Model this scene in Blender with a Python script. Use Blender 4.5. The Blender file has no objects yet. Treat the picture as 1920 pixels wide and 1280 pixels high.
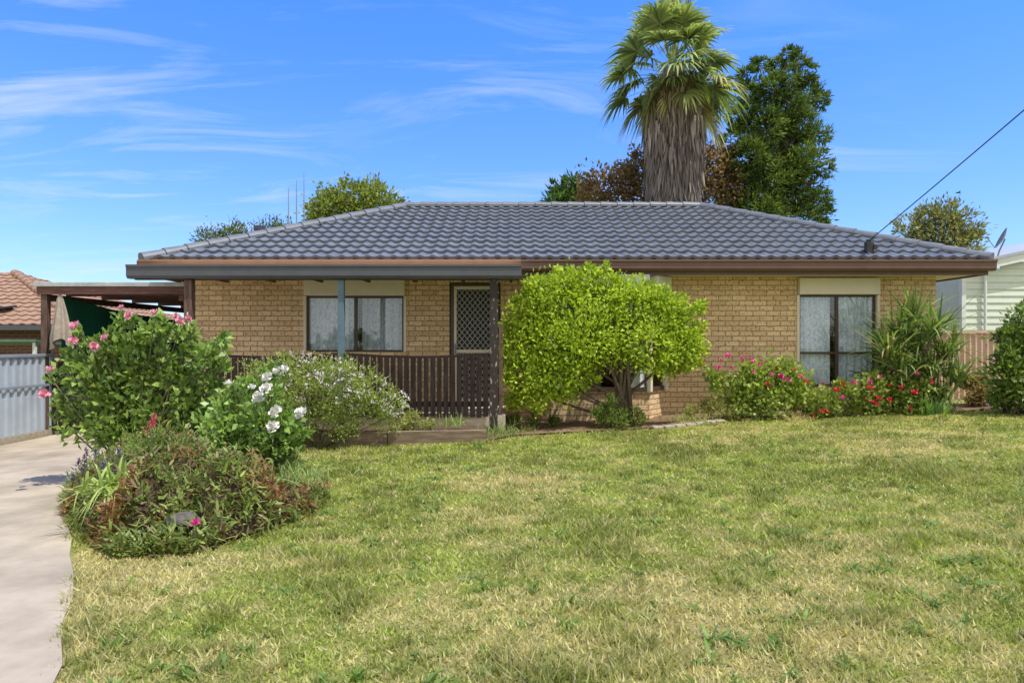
import bpy, math, random
import numpy as np
from mathutils import Vector
RAD=math.radians
rng=np.random.default_rng(11); random.seed(11)
scene=bpy.context.scene; COL=scene.collection
CZ=1.5; FP=1280.0
GAIN=1.55
def at(px,py,D): return np.array([(px-960)*D/FP, D, CZ+(640-py)*D/FP])
def nrm(v):
    v=np.asarray(v,float); return v/(np.linalg.norm(v,axis=-1,keepdims=True)+1e-9)
def gz(x,y=0): return 0.035*(np.clip(x,-12,14)+3)
def sstep(a,b,x):
    t=np.clip((x-a)/(b-a),0,1); return t*t*(3-2*t)
def vnoise(x,y,seed=0):
    x=np.asarray(x,float); y=np.asarray(y,float)
    xi=np.floor(x).astype(np.int64); yi=np.floor(y).astype(np.int64)
    xf=x-xi; yf=y-yi
    def h(a,b):
        n=(a*374761393+b*668265263+seed*974634777)&0x7fffffff
        n=((n^(n>>13))*1274126177)&0x7fffffff
        return ((n^(n>>16))&0xffff)/65535.0
    u=xf*xf*(3-2*xf); v=yf*yf*(3-2*yf)
    return (h(xi,yi)*(1-u)+h(xi+1,yi)*u)*(1-v)+(h(xi,yi+1)*(1-u)+h(xi+1,yi+1)*u)*v
def fbm(x,y,seed=0,o=4):
    s=0;a=.5;t=0
    for i in range(o):
        s=s+a*vnoise(x*2**i,y*2**i,seed+i*17); t+=a; a*=.5
    return s/t

# ------------------------------------------------------------------ materials
def nm(name):
    m=bpy.data.materials.new(name); m.use_nodes=True
    nt=m.node_tree; b=nt.nodes.get('Principled BSDF'); return m,nt,b
def mat(name,c,rough=.6,var=.15,scale=8,bump=0.0,metal=0,c2=None,stretch=(1,1,1),spec=.4,detail=6,thr=(.3,.7)):
    m,nt,b=nm(name); N=nt.nodes; L=nt.links
    tc=N.new('ShaderNodeTexCoord'); mp=N.new('ShaderNodeMapping'); mp.inputs['Scale'].default_value=stretch
    L.new(tc.outputs['Object'],mp.inputs['Vector'])
    no=N.new('ShaderNodeTexNoise'); no.inputs['Scale'].default_value=scale; no.inputs['Detail'].default_value=detail; no.inputs['Roughness'].default_value=.65
    L.new(mp.outputs['Vector'],no.inputs['Vector'])
    r=N.new('ShaderNodeValToRGB')
    ca=[max(0,x*(1-var)) for x in c]; cb=c2 if c2 else [min(1,x*(1+var)) for x in c]
    r.color_ramp.elements[0].position=thr[0]; r.color_ramp.elements[1].position=thr[1]
    r.color_ramp.elements[0].color=(*ca,1); r.color_ramp.elements[1].color=(*cb,1)
    L.new(no.outputs['Fac'],r.inputs['Fac']); L.new(r.outputs['Color'],b.inputs['Base Color'])
    b.inputs['Roughness'].default_value=rough; b.inputs['Metallic'].default_value=metal
    b.inputs['Specular IOR Level'].default_value=spec
    if bump:
        bp=N.new('ShaderNodeBump'); bp.inputs['Strength'].default_value=bump; bp.inputs['Distance'].default_value=.02
        L.new(no.outputs['Fac'],bp.inputs['Height']); L.new(bp.outputs['Normal'],b.inputs['Normal'])
    return m
def brickmat(name,c1,c2,mo,bw=.24,rh=.0885):
    m,nt,b=nm(name); N=nt.nodes; L=nt.links
    tc=N.new('ShaderNodeTexCoord'); br=N.new('ShaderNodeTexBrick')
    br.inputs['Scale'].default_value=1; br.inputs['Brick Width'].default_value=bw; br.inputs['Row Height'].default_value=rh
    br.inputs['Mortar Size'].default_value=.0085; br.inputs['Mortar Smooth'].default_value=.15; br.inputs['Bias'].default_value=-.15
    br.inputs['Color1'].default_value=(*c1,1); br.inputs['Color2'].default_value=(*c2,1); br.inputs['Mortar'].default_value=(*mo,1)
    L.new(tc.outputs['UV'],br.inputs['Vector'])
    no=N.new('ShaderNodeTexNoise'); no.inputs['Scale'].default_value=26; no.inputs['Detail'].default_value=5; L.new(tc.outputs['UV'],no.inputs['Vector'])
    r=N.new('ShaderNodeValToRGB'); r.color_ramp.elements[0].position=.34; r.color_ramp.elements[1].position=.46
    r.color_ramp.elements[0].color=(.56,.45,.36,1); r.color_ramp.elements[1].color=(1,1,1,1); L.new(no.outputs['Fac'],r.inputs['Fac'])
    n2=N.new('ShaderNodeTexNoise'); n2.inputs['Scale'].default_value=1.2; n2.inputs['Detail'].default_value=3; L.new(tc.outputs['UV'],n2.inputs['Vector'])
    r2=N.new('ShaderNodeValToRGB'); r2.color_ramp.elements[0].position=.3; r2.color_ramp.elements[1].position=.7
    r2.color_ramp.elements[0].color=(.90,.88,.84,1); r2.color_ramp.elements[1].color=(1.0,1.0,1.0,1); L.new(n2.outputs['Fac'],r2.inputs['Fac'])
    mx=N.new('ShaderNodeMixRGB'); mx.blend_type='MULTIPLY'; mx.inputs[0].default_value=1
    L.new(br.outputs['Color'],mx.inputs[1]); L.new(r.outputs['Color'],mx.inputs[2])
    mx2=N.new('ShaderNodeMixRGB'); mx2.blend_type='MULTIPLY'; mx2.inputs[0].default_value=1
    L.new(mx.outputs[0],mx2.inputs[1]); L.new(r2.outputs['Color'],mx2.inputs[2])
    L.new(mx2.outputs[0],b.inputs['Base Color']); b.inputs['Roughness'].default_value=.85
    bp=N.new('ShaderNodeBump'); bp.inputs['Strength'].default_value=.35; bp.inputs['Distance'].default_value=.008; bp.invert=True
    L.new(br.outputs['Fac'],bp.inputs['Height']); L.new(bp.outputs['Normal'],b.inputs['Normal'])
    return m
def leafmat(name,trans=.32,rough=.5,spec=.35,noise=0):
    m,nt,b=nm(name); N=nt.nodes; L=nt.links
    at_=N.new('ShaderNodeAttribute'); at_.attribute_name='col'
    L.new(at_.outputs['Color'],b.inputs['Base Color']); b.inputs['Roughness'].default_value=rough; b.inputs['Specular IOR Level'].default_value=spec
    if trans>0:
        tr=N.new('ShaderNodeBsdfTranslucent'); mu=N.new('ShaderNodeMixRGB'); mu.blend_type='MULTIPLY'; mu.inputs[0].default_value=1; mu.inputs[2].default_value=(1.5,1.5,.8,1)
        L.new(at_.outputs['Color'],mu.inputs[1]); L.new(mu.outputs[0],tr.inputs['Color'])
        mx=N.new('ShaderNodeMixShader'); mx.inputs[0].default_value=trans
        L.new(b.outputs[0],mx.inputs[1]); L.new(tr.outputs[0],mx.inputs[2])
        L.new(mx.outputs[0],nt.nodes['Material Output'].inputs['Surface'])
    return m
def groundmat(name,bump=.5):
    m,nt,b=nm(name); N=nt.nodes; L=nt.links
    a=N.new('ShaderNodeAttribute'); a.attribute_name='col'
    tc=N.new('ShaderNodeTexCoord'); no=N.new('ShaderNodeTexNoise'); no.inputs['Scale'].default_value=45; no.inputs['Detail'].default_value=8; no.inputs['Roughness'].default_value=.75
    L.new(tc.outputs['Object'],no.inputs['Vector'])
    r=N.new('ShaderNodeValToRGB'); r.color_ramp.elements[0].position=.3; r.color_ramp.elements[1].position=.7
    r.color_ramp.elements[0].color=(.45,.45,.4,1); r.color_ramp.elements[1].color=(1.15,1.15,1.1,1); L.new(no.outputs['Fac'],r.inputs['Fac'])
    mx=N.new('ShaderNodeMixRGB'); mx.blend_type='MULTIPLY'; mx.inputs[0].default_value=1; L.new(a.outputs['Color'],mx.inputs[1]); L.new(r.outputs['Color'],mx.inputs[2])
    L.new(mx.outputs[0],b.inputs['Base Color']); b.inputs['Roughness'].default_value=.95; b.inputs['Specular IOR Level'].default_value=.1
    bp=N.new('ShaderNodeBump'); bp.inputs['Strength'].default_value=bump; bp.inputs['Distance'].default_value=.03; L.new(no.outputs['Fac'],bp.inputs['Height']); L.new(bp.outputs['Normal'],b.inputs['Normal'])
    return m
def glassmat(name):
    m,nt,b=nm(name); N=nt.nodes; L=nt.links
    t=N.new('ShaderNodeBsdfTransparent'); t.inputs[0].default_value=(.93,.96,.98,1)
    g=N.new('ShaderNodeBsdfGlossy'); g.inputs['Roughness'].default_value=.02; g.inputs['Color'].default_value=(.85,.93,1,1)
    mx=N.new('ShaderNodeMixShader'); mx.inputs[0].default_value=.07
    L.new(t.outputs[0],mx.inputs[1]); L.new(g.outputs[0],mx.inputs[2]); L.new(mx.outputs[0],N['Material Output'].inputs['Surface'])
    return m
M={}
M['brick']=brickmat('tan_brick',(.88,.655,.395),(.66,.46,.26),(.36,.255,.155))
M['darkbrick']=brickmat('red_brick',(.16,.07,.05),(.12,.055,.04),(.2,.17,.14))
M['tile']=mat('slate_roof_tile',(.150,.166,.188),.42,.26,5,.1,spec=.4)
M['cap']=mat('ridge_capping',(.145,.158,.176),.5,.2,6,.1,spec=.3)
M['brown']=mat('brown_gutter',(.15,.085,.065),.4,.12,4)
M['lit']=mat('lit_brown_gutter',(.27,.14,.08),.45,.12,4)  # lighter copy of the brown gutter, reflected light put into its colour
M['dkgrey']=mat('grey_gutter',(.085,.093,.108),.4,.12,4)
M['soffit']=mat('cream_soffit',(.80,.70,.52),.7,.06,4)
M['cream']=mat('cream_metal',(.76,.69,.54),.45,.05,6)
M['pale']=mat('pale_shutter',(.66,.66,.58),.45,.06,6)
M['dkframe']=mat('dark_window_frame',(.085,.055,.04),.4,.1,10)
M['glass']=glassmat('window_glass')
M['curtain']=mat('lace_curtain',(.62,.67,.72),.9,.12,24,c2=(.93,.96,.99),stretch=(1.5,1,.8),thr=(.36,.60),detail=4)
M['post']=mat('weathered_brown_timber',(.075,.045,.036),.75,.4,9,.3,c2=(.18,.115,.09),stretch=(3,3,.4))
M['postblue']=mat('blue_grey_steel',(.11,.18,.23),.5,.15,6)
M['peel']=mat('peeling_paint_timber',(.06,.045,.04),.8,.3,10,.3,c2=(.40,.38,.35),stretch=(2,2,.8),thr=(.58,.64))
M['picket']=mat('dark_picket_timber',(.014,.010,.009),.75,.4,8,.3,c2=(.048,.033,.027),stretch=(6,6,.6),spec=.25)
M['deck']=mat('concrete_deck',(.46,.39,.31),.85,.2,6,.1)
M['number']=mat('brass_number',(.75,.68,.5),.4,.1,6)
M['drivec']=mat('concrete_drive',(.375,.31,.225),.92,.3,1.3,.2,c2=(.53,.45,.335),detail=15)
M['ground']=groundmat('lawn_ground'); M['soil']=groundmat('soil',.9)
M['grass']=leafmat('grass_blades',.38,.6,.2)
M['leaf']=leafmat('foliage',.36,.5,.3); M['leafgloss']=leafmat('glossy_foliage',.32,.4,.4); M['dry']=leafmat('dry_thatch',.12,.9,.05)
M['bark']=mat('bark',(.13,.095,.07),.9,.35,14,.6,stretch=(2,2,.5))
M['palmbark']=mat('palm_fibre',(.15,.115,.09),.95,.4,10,.8,c2=(.30,.25,.20),stretch=(4,4,.5))
M['stem']=mat('green_stem',(.12,.13,.06),.7,.3,14)
M['sleeper']=mat('weathered_sleeper',(.18,.13,.085),.9,.35,7,.4,c2=(.31,.235,.165),stretch=(.5,3,4))
M['stone']=mat('pale_stone',(.36,.31,.24),.9,.25,14,.4)
M['rock']=mat('dark_rock',(.11,.10,.09),.95,.45,16,.7)
M['fence']=mat('steel_fence',(.37,.43,.49),.5,.10,3)
M['fencerail']=mat('steel_fence_frame',(.24,.28,.33),.5,.10,3)
M['fencepink']=mat('pink_corrugated',(.60,.42,.33),.55,.15,3,stretch=(1,1,.4))
M['board']=mat('pale_weatherboard',(.64,.71,.60),.6,.06,5)
M['trim']=mat('white_trim',(.72,.76,.72),.5,.06,6)
M['metalroof']=mat('metal_sheet_roof',(.40,.43,.45),.5,.1,3)
M['terra']=mat('brown_roof_tile',(.31,.19,.12),.7,.3,9,.2)
M['red']=mat('red_brown_beam',(.12,.055,.045),.7,.35,8,.2,c2=(.20,.10,.08),stretch=(.5,1,3))
M['flash']=mat('grey_flashing',(.42,.44,.45),.5,.2,6)
M['green']=mat('green_shade_cloth',(.015,.17,.115),.9,.15,6)
M['rag']=mat('grey_hanging_cloth',(.34,.29,.24),.95,.2,14,.3)
M['black']=mat('black_metal',(.03,.03,.032),.5,.15,9)
M['flue']=mat('dark_flue_metal',(.055,.06,.07),.4,.2,9)
M['grey']=mat('grey_metal',(.25,.26,.27),.5,.12,9)
M['wire']=mat('dark_cable',(.025,.025,.025),.7,.1,9)
M['screen']=mat('dark_screen',(.03,.04,.04),.7,.1,30)
M['grille']=mat('pale_grille',(.50,.48,.43),.5,.08,9)
M['pink']=mat('pink_petal',(.76,.25,.35),.6,.2,30,c2=(.88,.48,.55))
M['white']=mat('white_petal',(.74,.73,.64),.6,.1,60,c2=(.83,.83,.78))
M['redf']=mat('red_petal',(.70,.025,.06),.6,.3,30)
M['magenta']=mat('magenta_petal',(.76,.07,.33),.6,.25,30)
M['mauve']=mat('mauve_petal',(.72,.58,.70),.7,.1,30,c2=(.84,.80,.80))
M['violet']=mat('violet_spike',(.17,.14,.22),.8,.3,30)
M['valerian']=mat('crimson_spike',(.52,.06,.11),.8,.3,30)
M['panel']=mat('dark_panel',(.03,.04,.06),.2,.1,9)

# ------------------------------------------------------------------ mesh helpers
WL={}
def wl(o): return WL.get(o.name,np.zeros(3)) if o is not None else np.zeros(3)
def tag(o,label=None,cat=None,group=None,kind=None):
    if label: o['label']=label
    if cat: o['category']=cat
    if group: o['group']=group
    if kind: o['kind']=kind
    return o
def thing(name,label,cat,loc,group=None):
    o=bpy.data.objects.new(name,None); COL.objects.link(o); o.location=Vector([float(v) for v in loc]); o.empty_display_size=.2
    WL[o.name]=np.array(loc,float); return tag(o,label,cat,group)
def np_obj(name,V,F,m,parent=None,cols=None,smooth=False,bevel=0,uv=False,F2=None,origin=None):
    V=np.asarray(V,float)
    off=wl(parent) if parent is not None else (np.zeros(3) if origin is None else np.array(origin,float))
    me=bpy.data.meshes.new(name)
    if isinstance(F,np.ndarray) and F2 is None:
        k=F.shape[1]; n=len(V); mm=len(F)
        me.vertices.add(n); me.vertices.foreach_set('co',(V-off).astype(np.float32).ravel())
        me.loops.add(mm*k); me.loops.foreach_set('vertex_index',F.astype(np.int32).ravel())
        me.polygons.add(mm); me.polygons.foreach_set('loop_start',np.arange(0,mm*k,k,dtype=np.int32))
        me.update(calc_edges=True)
    else:
        me.from_pydata((V-off).tolist(),[],[list(map(int,f)) for f in F]); me.update()
    if cols is not None:
        c=np.ones((len(V),4),np.float32); c[:,:3]=np.clip(cols,0,.95)
        a=me.color_attributes.new('col','FLOAT_COLOR','POINT'); a.data.foreach_set('color',c.ravel())
    if uv:
        ul=me.uv_layers.new(name='UVMap')
        for p in me.polygons:
            n=p.normal
            for li in p.loop_indices:
                co=V[me.loops[li].vertex_index]
                if abs(n.z)>.7: u,v=co[0],co[1]
                else:
                    t=Vector((-n.y,n.x,0)).normalized(); u=co[0]*t.x+co[1]*t.y; v=co[2]
                ul.data[li].uv=(u,v)
    if smooth: me.polygons.foreach_set('use_smooth',[True]*len(me.polygons))
    me.materials.append(m)
    o=bpy.data.objects.new(name,me); COL.objects.link(o)
    if parent is not None: o.parent=parent
    else: o.location=Vector(off)
    WL[o.name]=off
    if bevel:
        b=o.modifiers.new('bevel','BEVEL'); b.width=bevel; b.segments=2; b.limit_method='ANGLE'
    return o
class MB:
    def __init__(s): s.V=[]; s.F=[]
    def add(s,V,F):
        o=len(s.V); s.V+= [tuple(v) for v in V]; s.F+=[[i+o for i in f] for f in F]; return s
    def box(s,x0,x1,y0,y1,z0,z1):
        V=[(x0,y0,z0),(x1,y0,z0),(x1,y1,z0),(x0,y1,z0),(x0,y0,z1),(x1,y0,z1),(x1,y1,z1),(x0,y1,z1)]
        return s.add(V,[(0,3,2,1),(4,5,6,7),(0,1,5,4),(1,2,6,5),(2,3,7,6),(3,0,4,7)])
    def prism(s,poly,z0,z1):
        n=len(poly); V=[(x,y,z0) for x,y in poly]+[(x,y,z1) for x,y in poly]
        return s.add(V,[list(range(n))[::-1],list(range(n,2*n))]+[(i,(i+1)%n,n+(i+1)%n,n+i) for i in range(n)])
    def beam(s,A,B,w,h,up=(0,0,1)):
        A=np.array(A,float);B=np.array(B,float);d=nrm(B-A);sd=nrm(np.cross(d,up));u=np.cross(sd,d)
        V=[P+sd*a*w/2+u*b*h/2 for P in (A,B) for a,b in ((-1,-1),(1,-1),(1,1),(-1,1))]
        return s.add(V,[(0,1,2,3),(7,6,5,4),(0,4,5,1),(1,5,6,2),(2,6,7,3),(3,7,4,0)])
    def tube(s,pts,rad,n=7):
        pts=[np.array(p,float) for p in pts]; V=[];F=[]
        ref=np.array([.31,.77,.2])
        for i,p in enumerate(pts):
            d=nrm(pts[min(i+1,len(pts)-1)]-pts[max(i-1,0)]); a=nrm(np.cross(d,ref)); b=np.cross(d,a)
            r=rad[i] if hasattr(rad,'__len__') else rad
            for k in range(n):
                t=2*math.pi*k/n; V.append(p+a*r*math.cos(t)+b*r*math.sin(t))
        for i in range(len(pts)-1):
            for k in range(n): F.append((i*n+k,i*n+(k+1)%n,(i+1)*n+(k+1)%n,(i+1)*n+k))
        F.append(tuple(range(n))[::-1]); F.append(tuple(range((len(pts)-1)*n,len(pts)*n)))
        return s.add(V,F)
    def build(s,name,m,parent=None,**k): return np_obj(name,s.V,s.F,m,parent,**k)

def leaf_arrays(P,Dv,L,W,r,fold=.25):
    n=len(P); Dv=nrm(Dv); s=nrm(np.cross(Dv,r.normal(size=(n,3)))); nn=np.cross(s,Dv)
    L=np.asarray(L).reshape(-1,1)*np.ones((n,1)); W=np.asarray(W).reshape(-1,1)*np.ones((n,1))
    v=np.stack([P, P+Dv*L*.45+s*W*.5+nn*W*fold, P+Dv*L-nn*W*fold*.6, P+Dv*L*.45-s*W*.5+nn*W*fold],1).reshape(-1,3)
    return v,np.arange(4*n).reshape(n,4)
def clump(blobs,n,L,W,c1,c2,r,per=22,cl=.38,out=.7,up=.35,lo=.55,squash=1.0,tonevar=1.0,rnd=.8):
    B=np.array(blobs,float); w=(B[:,3]*B[:,5])**.9; w/=w.sum(); nc=max(4,n//per)
    bi=r.choice(len(B),nc,p=w); d=nrm(r.normal(size=(nc,3)))
    u=lo+(1.0-lo)*r.random((nc,1))**.6
    c=B[bi,:3]+d*B[bi,3:6]*u
    cs=cl*B[bi,3:6].mean(1)*(.6+.8*r.random(nc))
    ci=np.repeat(np.arange(nc),per); N=len(ci)
    g=r.normal(size=(N,3))*.5; g[:,2]*=squash
    P=c[ci]+g*cs[ci][:,None]
    Dv=out*d[ci]+rnd*r.normal(size=(N,3))*.7+.5*nrm(g)+np.array([0,0,up])
    LL=L*(.6+.7*r.random(N)); WW=W*(.6+.7*r.random(N))
    V,F=leaf_arrays(P,Dv,LL,WW,r)
    tone=np.clip(r.random(nc)[ci]*.6*tonevar+.4*r.random(N)+ (1-tonevar)*.3,0,1)[:,None]
    col=np.array(c1)*(1-tone)+np.array(c2)*tone; col=col*(.8+.4*r.random((N,1)))*GAIN
    return V,F,np.repeat(col,4,0)
def strap_arrays(P,Dv,L,W,bend,r,nseg=4,shape=.5):
    n=len(P); Dv=nrm(Dv); side=nrm(np.cross(Dv,np.array([0,0,1.0])+.3*r.normal(size=(n,3))))
    L=np.asarray(L).reshape(-1,1)*np.ones((n,1)); W=np.asarray(W).reshape(-1,1)*np.ones((n,1)); bend=np.asarray(bend).reshape(-1,1)*np.ones((n,1))
    rows=[]
    for i in range(nseg+1):
        t=i/nseg; p=P+Dv*L*t+np.array([0,0,-1.0])*bend*L*t*t
        w=W*.5*max(.06,(1-t)**shape*(0.55+.45*min(1,t*4)))
        rows+= [p-side*w,p+side*w]
    V=np.stack(rows,1); k=2*(nseg+1); base=(np.arange(n)*k)[:,None]
    F=np.concatenate([base+np.array([2*i,2*i+1,2*i+3,2*i+2]) for i in range(nseg)],0)
    return V.reshape(-1,3),F
def merge(parts):
    V=[];F=[];C=[];o=0
    for v,f,c in parts: V.append(v);F.append(f+o);C.append(c);o+=len(v)
    return np.concatenate(V),np.concatenate(F),np.concatenate(C)
def pb(lst,D,depth=1.0,j=0.35):
    out=[]
    for i,b in enumerate(lst):
        px,py,rp=b[:3]; dd=b[3] if len(b)>3 else 0
        D2=D+dd+random.uniform(-j,j)*depth*.5; p=at(px,py,D2); rr=rp*D2/FP
        rz=(b[4]*D2/FP if len(b)>4 else rr)
        out.append((p[0],p[1],p[2],rr,rr*depth,rz))
    return out
def rose(c,nv,Rr,r):
    nv=nrm(np.array(nv,float)); a=nrm(np.cross(nv,[.3,.5,.8])); b=np.cross(nv,a); V=[];F=[]
    for ring,(n,ri,hi,wi) in enumerate([(4,.26,.85,.42),(5,.52,.72,.55),(6,.80,.50,.62),(6,1.0,.22,.60)]):
        for k in range(n):
            t=2*math.pi*(k+.4*ring)/n+r.normal()*.2; dr=a*math.cos(t)+b*math.sin(t); tg=-a*math.sin(t)+b*math.cos(t)
            o=len(V); q=Rr*(.8+.35*r.random())
            mid=c+dr*q*ri*.8+nv*q*(hi*.55); tip=c+dr*q*ri+nv*q*hi*(1.0+.3*r.random())
            V+=[c+nv*0,mid-tg*q*wi*.55,mid+tg*q*wi*.55,tip-tg*q*wi*.35,tip+tg*q*wi*.35]
            F+=[[o,o+2,o+1],[o+1,o+2,o+4,o+3]]
    return V,F
def head(c,Rr,n,r,flat=.8):
    d=nrm(r.normal(size=(n,3))+np.array([0,-.4,.5])); P=c+d*Rr*.35*np.array([1,1,flat])
    return leaf_arrays(P,d+.4*r.normal(size=(n,3)),Rr*.9,Rr*.8,r)

# ------------------------------------------------------------------ ground
ed_y=[-5,0,2,2.93,4.8,5.8,7.5,9,11,20]; ed_x=[-.6,-1.1,-1.6,-1.97,-3.06,-3.8,-4.8,-5.4,-5.62,-5.6]
def drive_edge(y): return np.interp(y,ed_y,ed_x)
def bed_l(y): return np.maximum(drive_edge(y)+.02,np.interp(y,[4.7,5.1,5.8,6.2],[-2.65,-3.1,-3.7,-9]))
def bed_r(y): return np.interp(y,[4.7,5.1,5.8,6.5,7.2,9.7],[-2.3,-1.92,-1.72,-1.82,-2.3,-3.1])
def front_bed(x): return np.interp(x,[-6,-3.1,-.35,0,2.3,3.3,5,7,8.2,10],[9.6,9.55,9.55,10.0,10.3,10.8,10.9,11.0,11.1,11.6])
def lawncol(x,y):
    f=fbm(x*.9,y*.9,3,4)+.08*sstep(4.6,2.8,y)*(1-sstep(1.5,3.5,x))+.12*sstep(-1.0,-2.0,x)*sstep(7,5,y)-.05*sstep(6,8,y)
    g=fbm(x*4.3,y*4.3,9,3); h=fbm(x*11,y*11,19,3)
    w=.80*sstep(.42,.66,f*.42+g*.30+h*.28)[...,None]
    green=np.array([.335,.385,.092])*(.68+.64*fbm(x*2.4,y*2.4,21,3)[...,None]); straw=np.array([.60,.52,.275])*(.8+.4*g[...,None])
    return green*(1-w)+straw*w, w[...,0]
xs=np.unique(np.concatenate([np.linspace(-400,-10,14),np.linspace(-10,12,221),np.linspace(12,400,14)]))
ys=np.unique(np.concatenate([np.linspace(-60,0,6),np.linspace(0,14,141),np.linspace(14,30,17),np.linspace(30,800,14)]))
X,Y=np.meshgrid(xs,ys); Z=gz(X,Y)+.02*(fbm(X*.7,Y*.7,5,3)-.5)
c,_=lawncol(X,Y); c=c*.68
nx=len(xs); ii=np.arange(nx*len(ys)).reshape(len(ys),nx)
Fq=np.stack([ii[:-1,:-1],ii[:-1,1:],ii[1:,1:],ii[1:,:-1]],-1).reshape(-1,4)
g=np_obj('ground',np.stack([X,Y,Z],-1).reshape(-1,3),Fq,M['ground'],cols=c.reshape(-1,3),smooth=True); tag(g,'mown lawn of green and straw coloured grass','ground',kind='structure')
def strip(name,ylist,lf,rf,zoff,m,n=12,cf=None,zf=None):
    V=[]
    for y in ylist:
        l,r_=float(lf(y)),float(rf(y))
        for k in range(n+1):
            x=l+(r_-l)*k/n; V.append((x,y,gz(x)+zoff+(zf(x,y) if zf else 0)))
    V=np.array(V); ii=np.arange(len(V)).reshape(len(ylist),n+1)
    F=np.stack([ii[:-1,:-1],ii[:-1,1:],ii[1:,1:],ii[1:,:-1]],-1).reshape(-1,4)
    return np_obj(name,V,F,m,cols=(cf(V[:,0],V[:,1]) if cf else None),smooth=True)
d=strip('driveway',np.linspace(-5,20,60),lambda y:-8.12-max(0,(6-y))*.9,lambda y:drive_edge(y)+.03*math.sin(y*5)+.02*math.sin(y*13),.026,M['drivec']); tag(d,'pale concrete driveway running up to the carport','driveway',kind='structure')
def soilcol(x,y): return np.array([.19,.13,.085])*(.6+.8*fbm(x*5,y*5,31,3)[:,None])
s=strip('garden_bed',np.linspace(4.7,9.7,50),bed_l,bed_r,.032,M['soil'],16,soilcol); tag(s,'soil of the garden bed beside the driveway','garden bed',kind='structure')
V=[];xx=np.linspace(-.37,9,60)
for x in xx:
    y0=float(front_bed(x))
    for k in range(9):
        y=y0+(11.95-y0)*k/8; V.append((x,y,gz(x)+.028+.03*math.sin(k*1.1)*vnoise(x*3,y*3)))
V=np.array(V); ii=np.arange(len(V)).reshape(60,9); F=np.stack([ii[:-1,:-1],ii[1:,:-1],ii[1:,1:],ii[:-1,1:]],-1).reshape(-1,4)
tag(np_obj('flower_bed',V,F,M['soil'],cols=soilcol(V[:,0],V[:,1])*1.5,smooth=True),'mulched soil of the flower bed under the house wall','flower bed',kind='structure')
mb=MB().box(-3.1,-.36,9.63,10.24,-.1,.235); V=np.array(mb.V)
tag(np_obj('raised_bed',mb.V,mb.F,M['soil'],cols=np.array([.17,.12,.08])*np.ones((8,1))),'raised soil held behind the timber sleepers','garden bed',kind='structure')

# grass
def make_grass():
    r=np.random.default_rng(5); N=370000
    y=r.uniform(2.15,12.2,N); x=r.uniform(-.95,.95,N)*y
    ok=(x>drive_edge(y)-.05+.07*r.random(N)+.06*(fbm(y*3,y*0,3)-.5))&(y<front_bed(x)-.03*r.random(N))&(x<11)
    ok&=~((y>4.7)&(y<9.7)&(x>bed_l(y)+.1)&(x<bed_r(y)-.05))
    x=x[ok];y=y[ok]; n=len(x)
    c,w=lawncol(x,y)
    cl=fbm(x*6,y*6,91,2)
    tall=np.maximum(sstep(.58,.76,fbm(x*1.6,y*1.6,44,3)+.10*np.exp(-((x-.2)**2/1.5+(y-6.3)**2/.8))),.9*sstep(.58,.76,cl))
    h=(.012+.017*r.random(n))*(1+1.5*tall*(1-w*.6))
    wd=(.0026+.0010*y)*(.6+.8*r.random(n)); a=r.uniform(0,2*np.pi,n); ln=r.uniform(0,1.6,n)
    b=r.uniform(0,2*np.pi,n)
    P=np.stack([x,y,gz(x)+.004+.02*(fbm(x*.7,y*.7,5,3)-.5)],1); sd=np.stack([np.cos(a),np.sin(a),0*a],1)*wd[:,None]
    tip=P+np.stack([np.cos(b)*h*ln,np.sin(b)*h*ln,h],1)
    V=np.stack([P-sd,P+sd,tip],1).reshape(-1,3)
    c=c*(.65+.7*r.random((n,1))); dryb=(r.random(n)<.14)[:,None]; c=np.where(dryb,np.array([.64,.56,.31])*(.7+.5*r.random((n,1))),c)
    c=c*(1-.28*tall[:,None]*(1-w[:,None]))
    o=np_obj('grass',V,np.arange(3*n).reshape(n,3),M['grass'],cols=np.repeat(c,3,0)); tag(o,'short mown lawn grass with dry patches','grass',kind='stuff')
make_grass()
def make_weeds():
    r=np.random.default_rng(15); parts=[]
    pts=[]
    for _ in range(560):
        y=r.uniform(2.4,9.8)**1; x=r.uniform(-.75,.75)*y
        if x<drive_edge(y)+.15 or (4.6<y<9.8 and bed_l(y)-.1<x<bed_r(y)+.1): continue
        pts.append((x,y,r.uniform(.4,1.25)))
    for px,py,sc in [(1290,945,1.5),(1750,985,1.5),(1620,975,1.2),(1640,1075,1.1),(1060,1010,1.0),(770,1090,1.2),(1000,1110,1.0),(900,1000,1.3),(1500,1000,1.1),(1770,925,1.3),(1880,985,1.3),(300,1115,1.1),(210,1210,1.2),(1380,1075,1.0)]:
        D=1280*1.42/(py-640); X_=(px-960)*D/1280; D=1280*(1.5-gz(X_))/(py-640); pts.append(((px-960)*D/1280,D,sc))
    for x,y,sc in pts:
        n=int(r.integers(9,20)); a=r.uniform(0,6.28,n); el=r.uniform(.25,1.1,n)
        P=np.array([x,y,gz(x)+.005])+r.normal(size=(n,3))*np.array([.022,.022,0])*sc
        Dv=np.stack([np.cos(a)*np.cos(el),np.sin(a)*np.cos(el),np.sin(el)],1)
        v,f=strap_arrays(P,Dv,(.05+.07*r.random(n))*sc,(.010+.012*r.random(n))*sc,.4,r,3,.6)
        c=np.array([.165,.26,.055])*(.7+.6*r.random((n,1))); parts.append((v,f,np.repeat(c,8,0)))
    V,F,C=merge(parts); tag(np_obj('lawn_weeds',V,F,M['leaf'],cols=C),'broad leaved green weeds scattered through the lawn','weeds',kind='stuff')
make_weeds()

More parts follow.
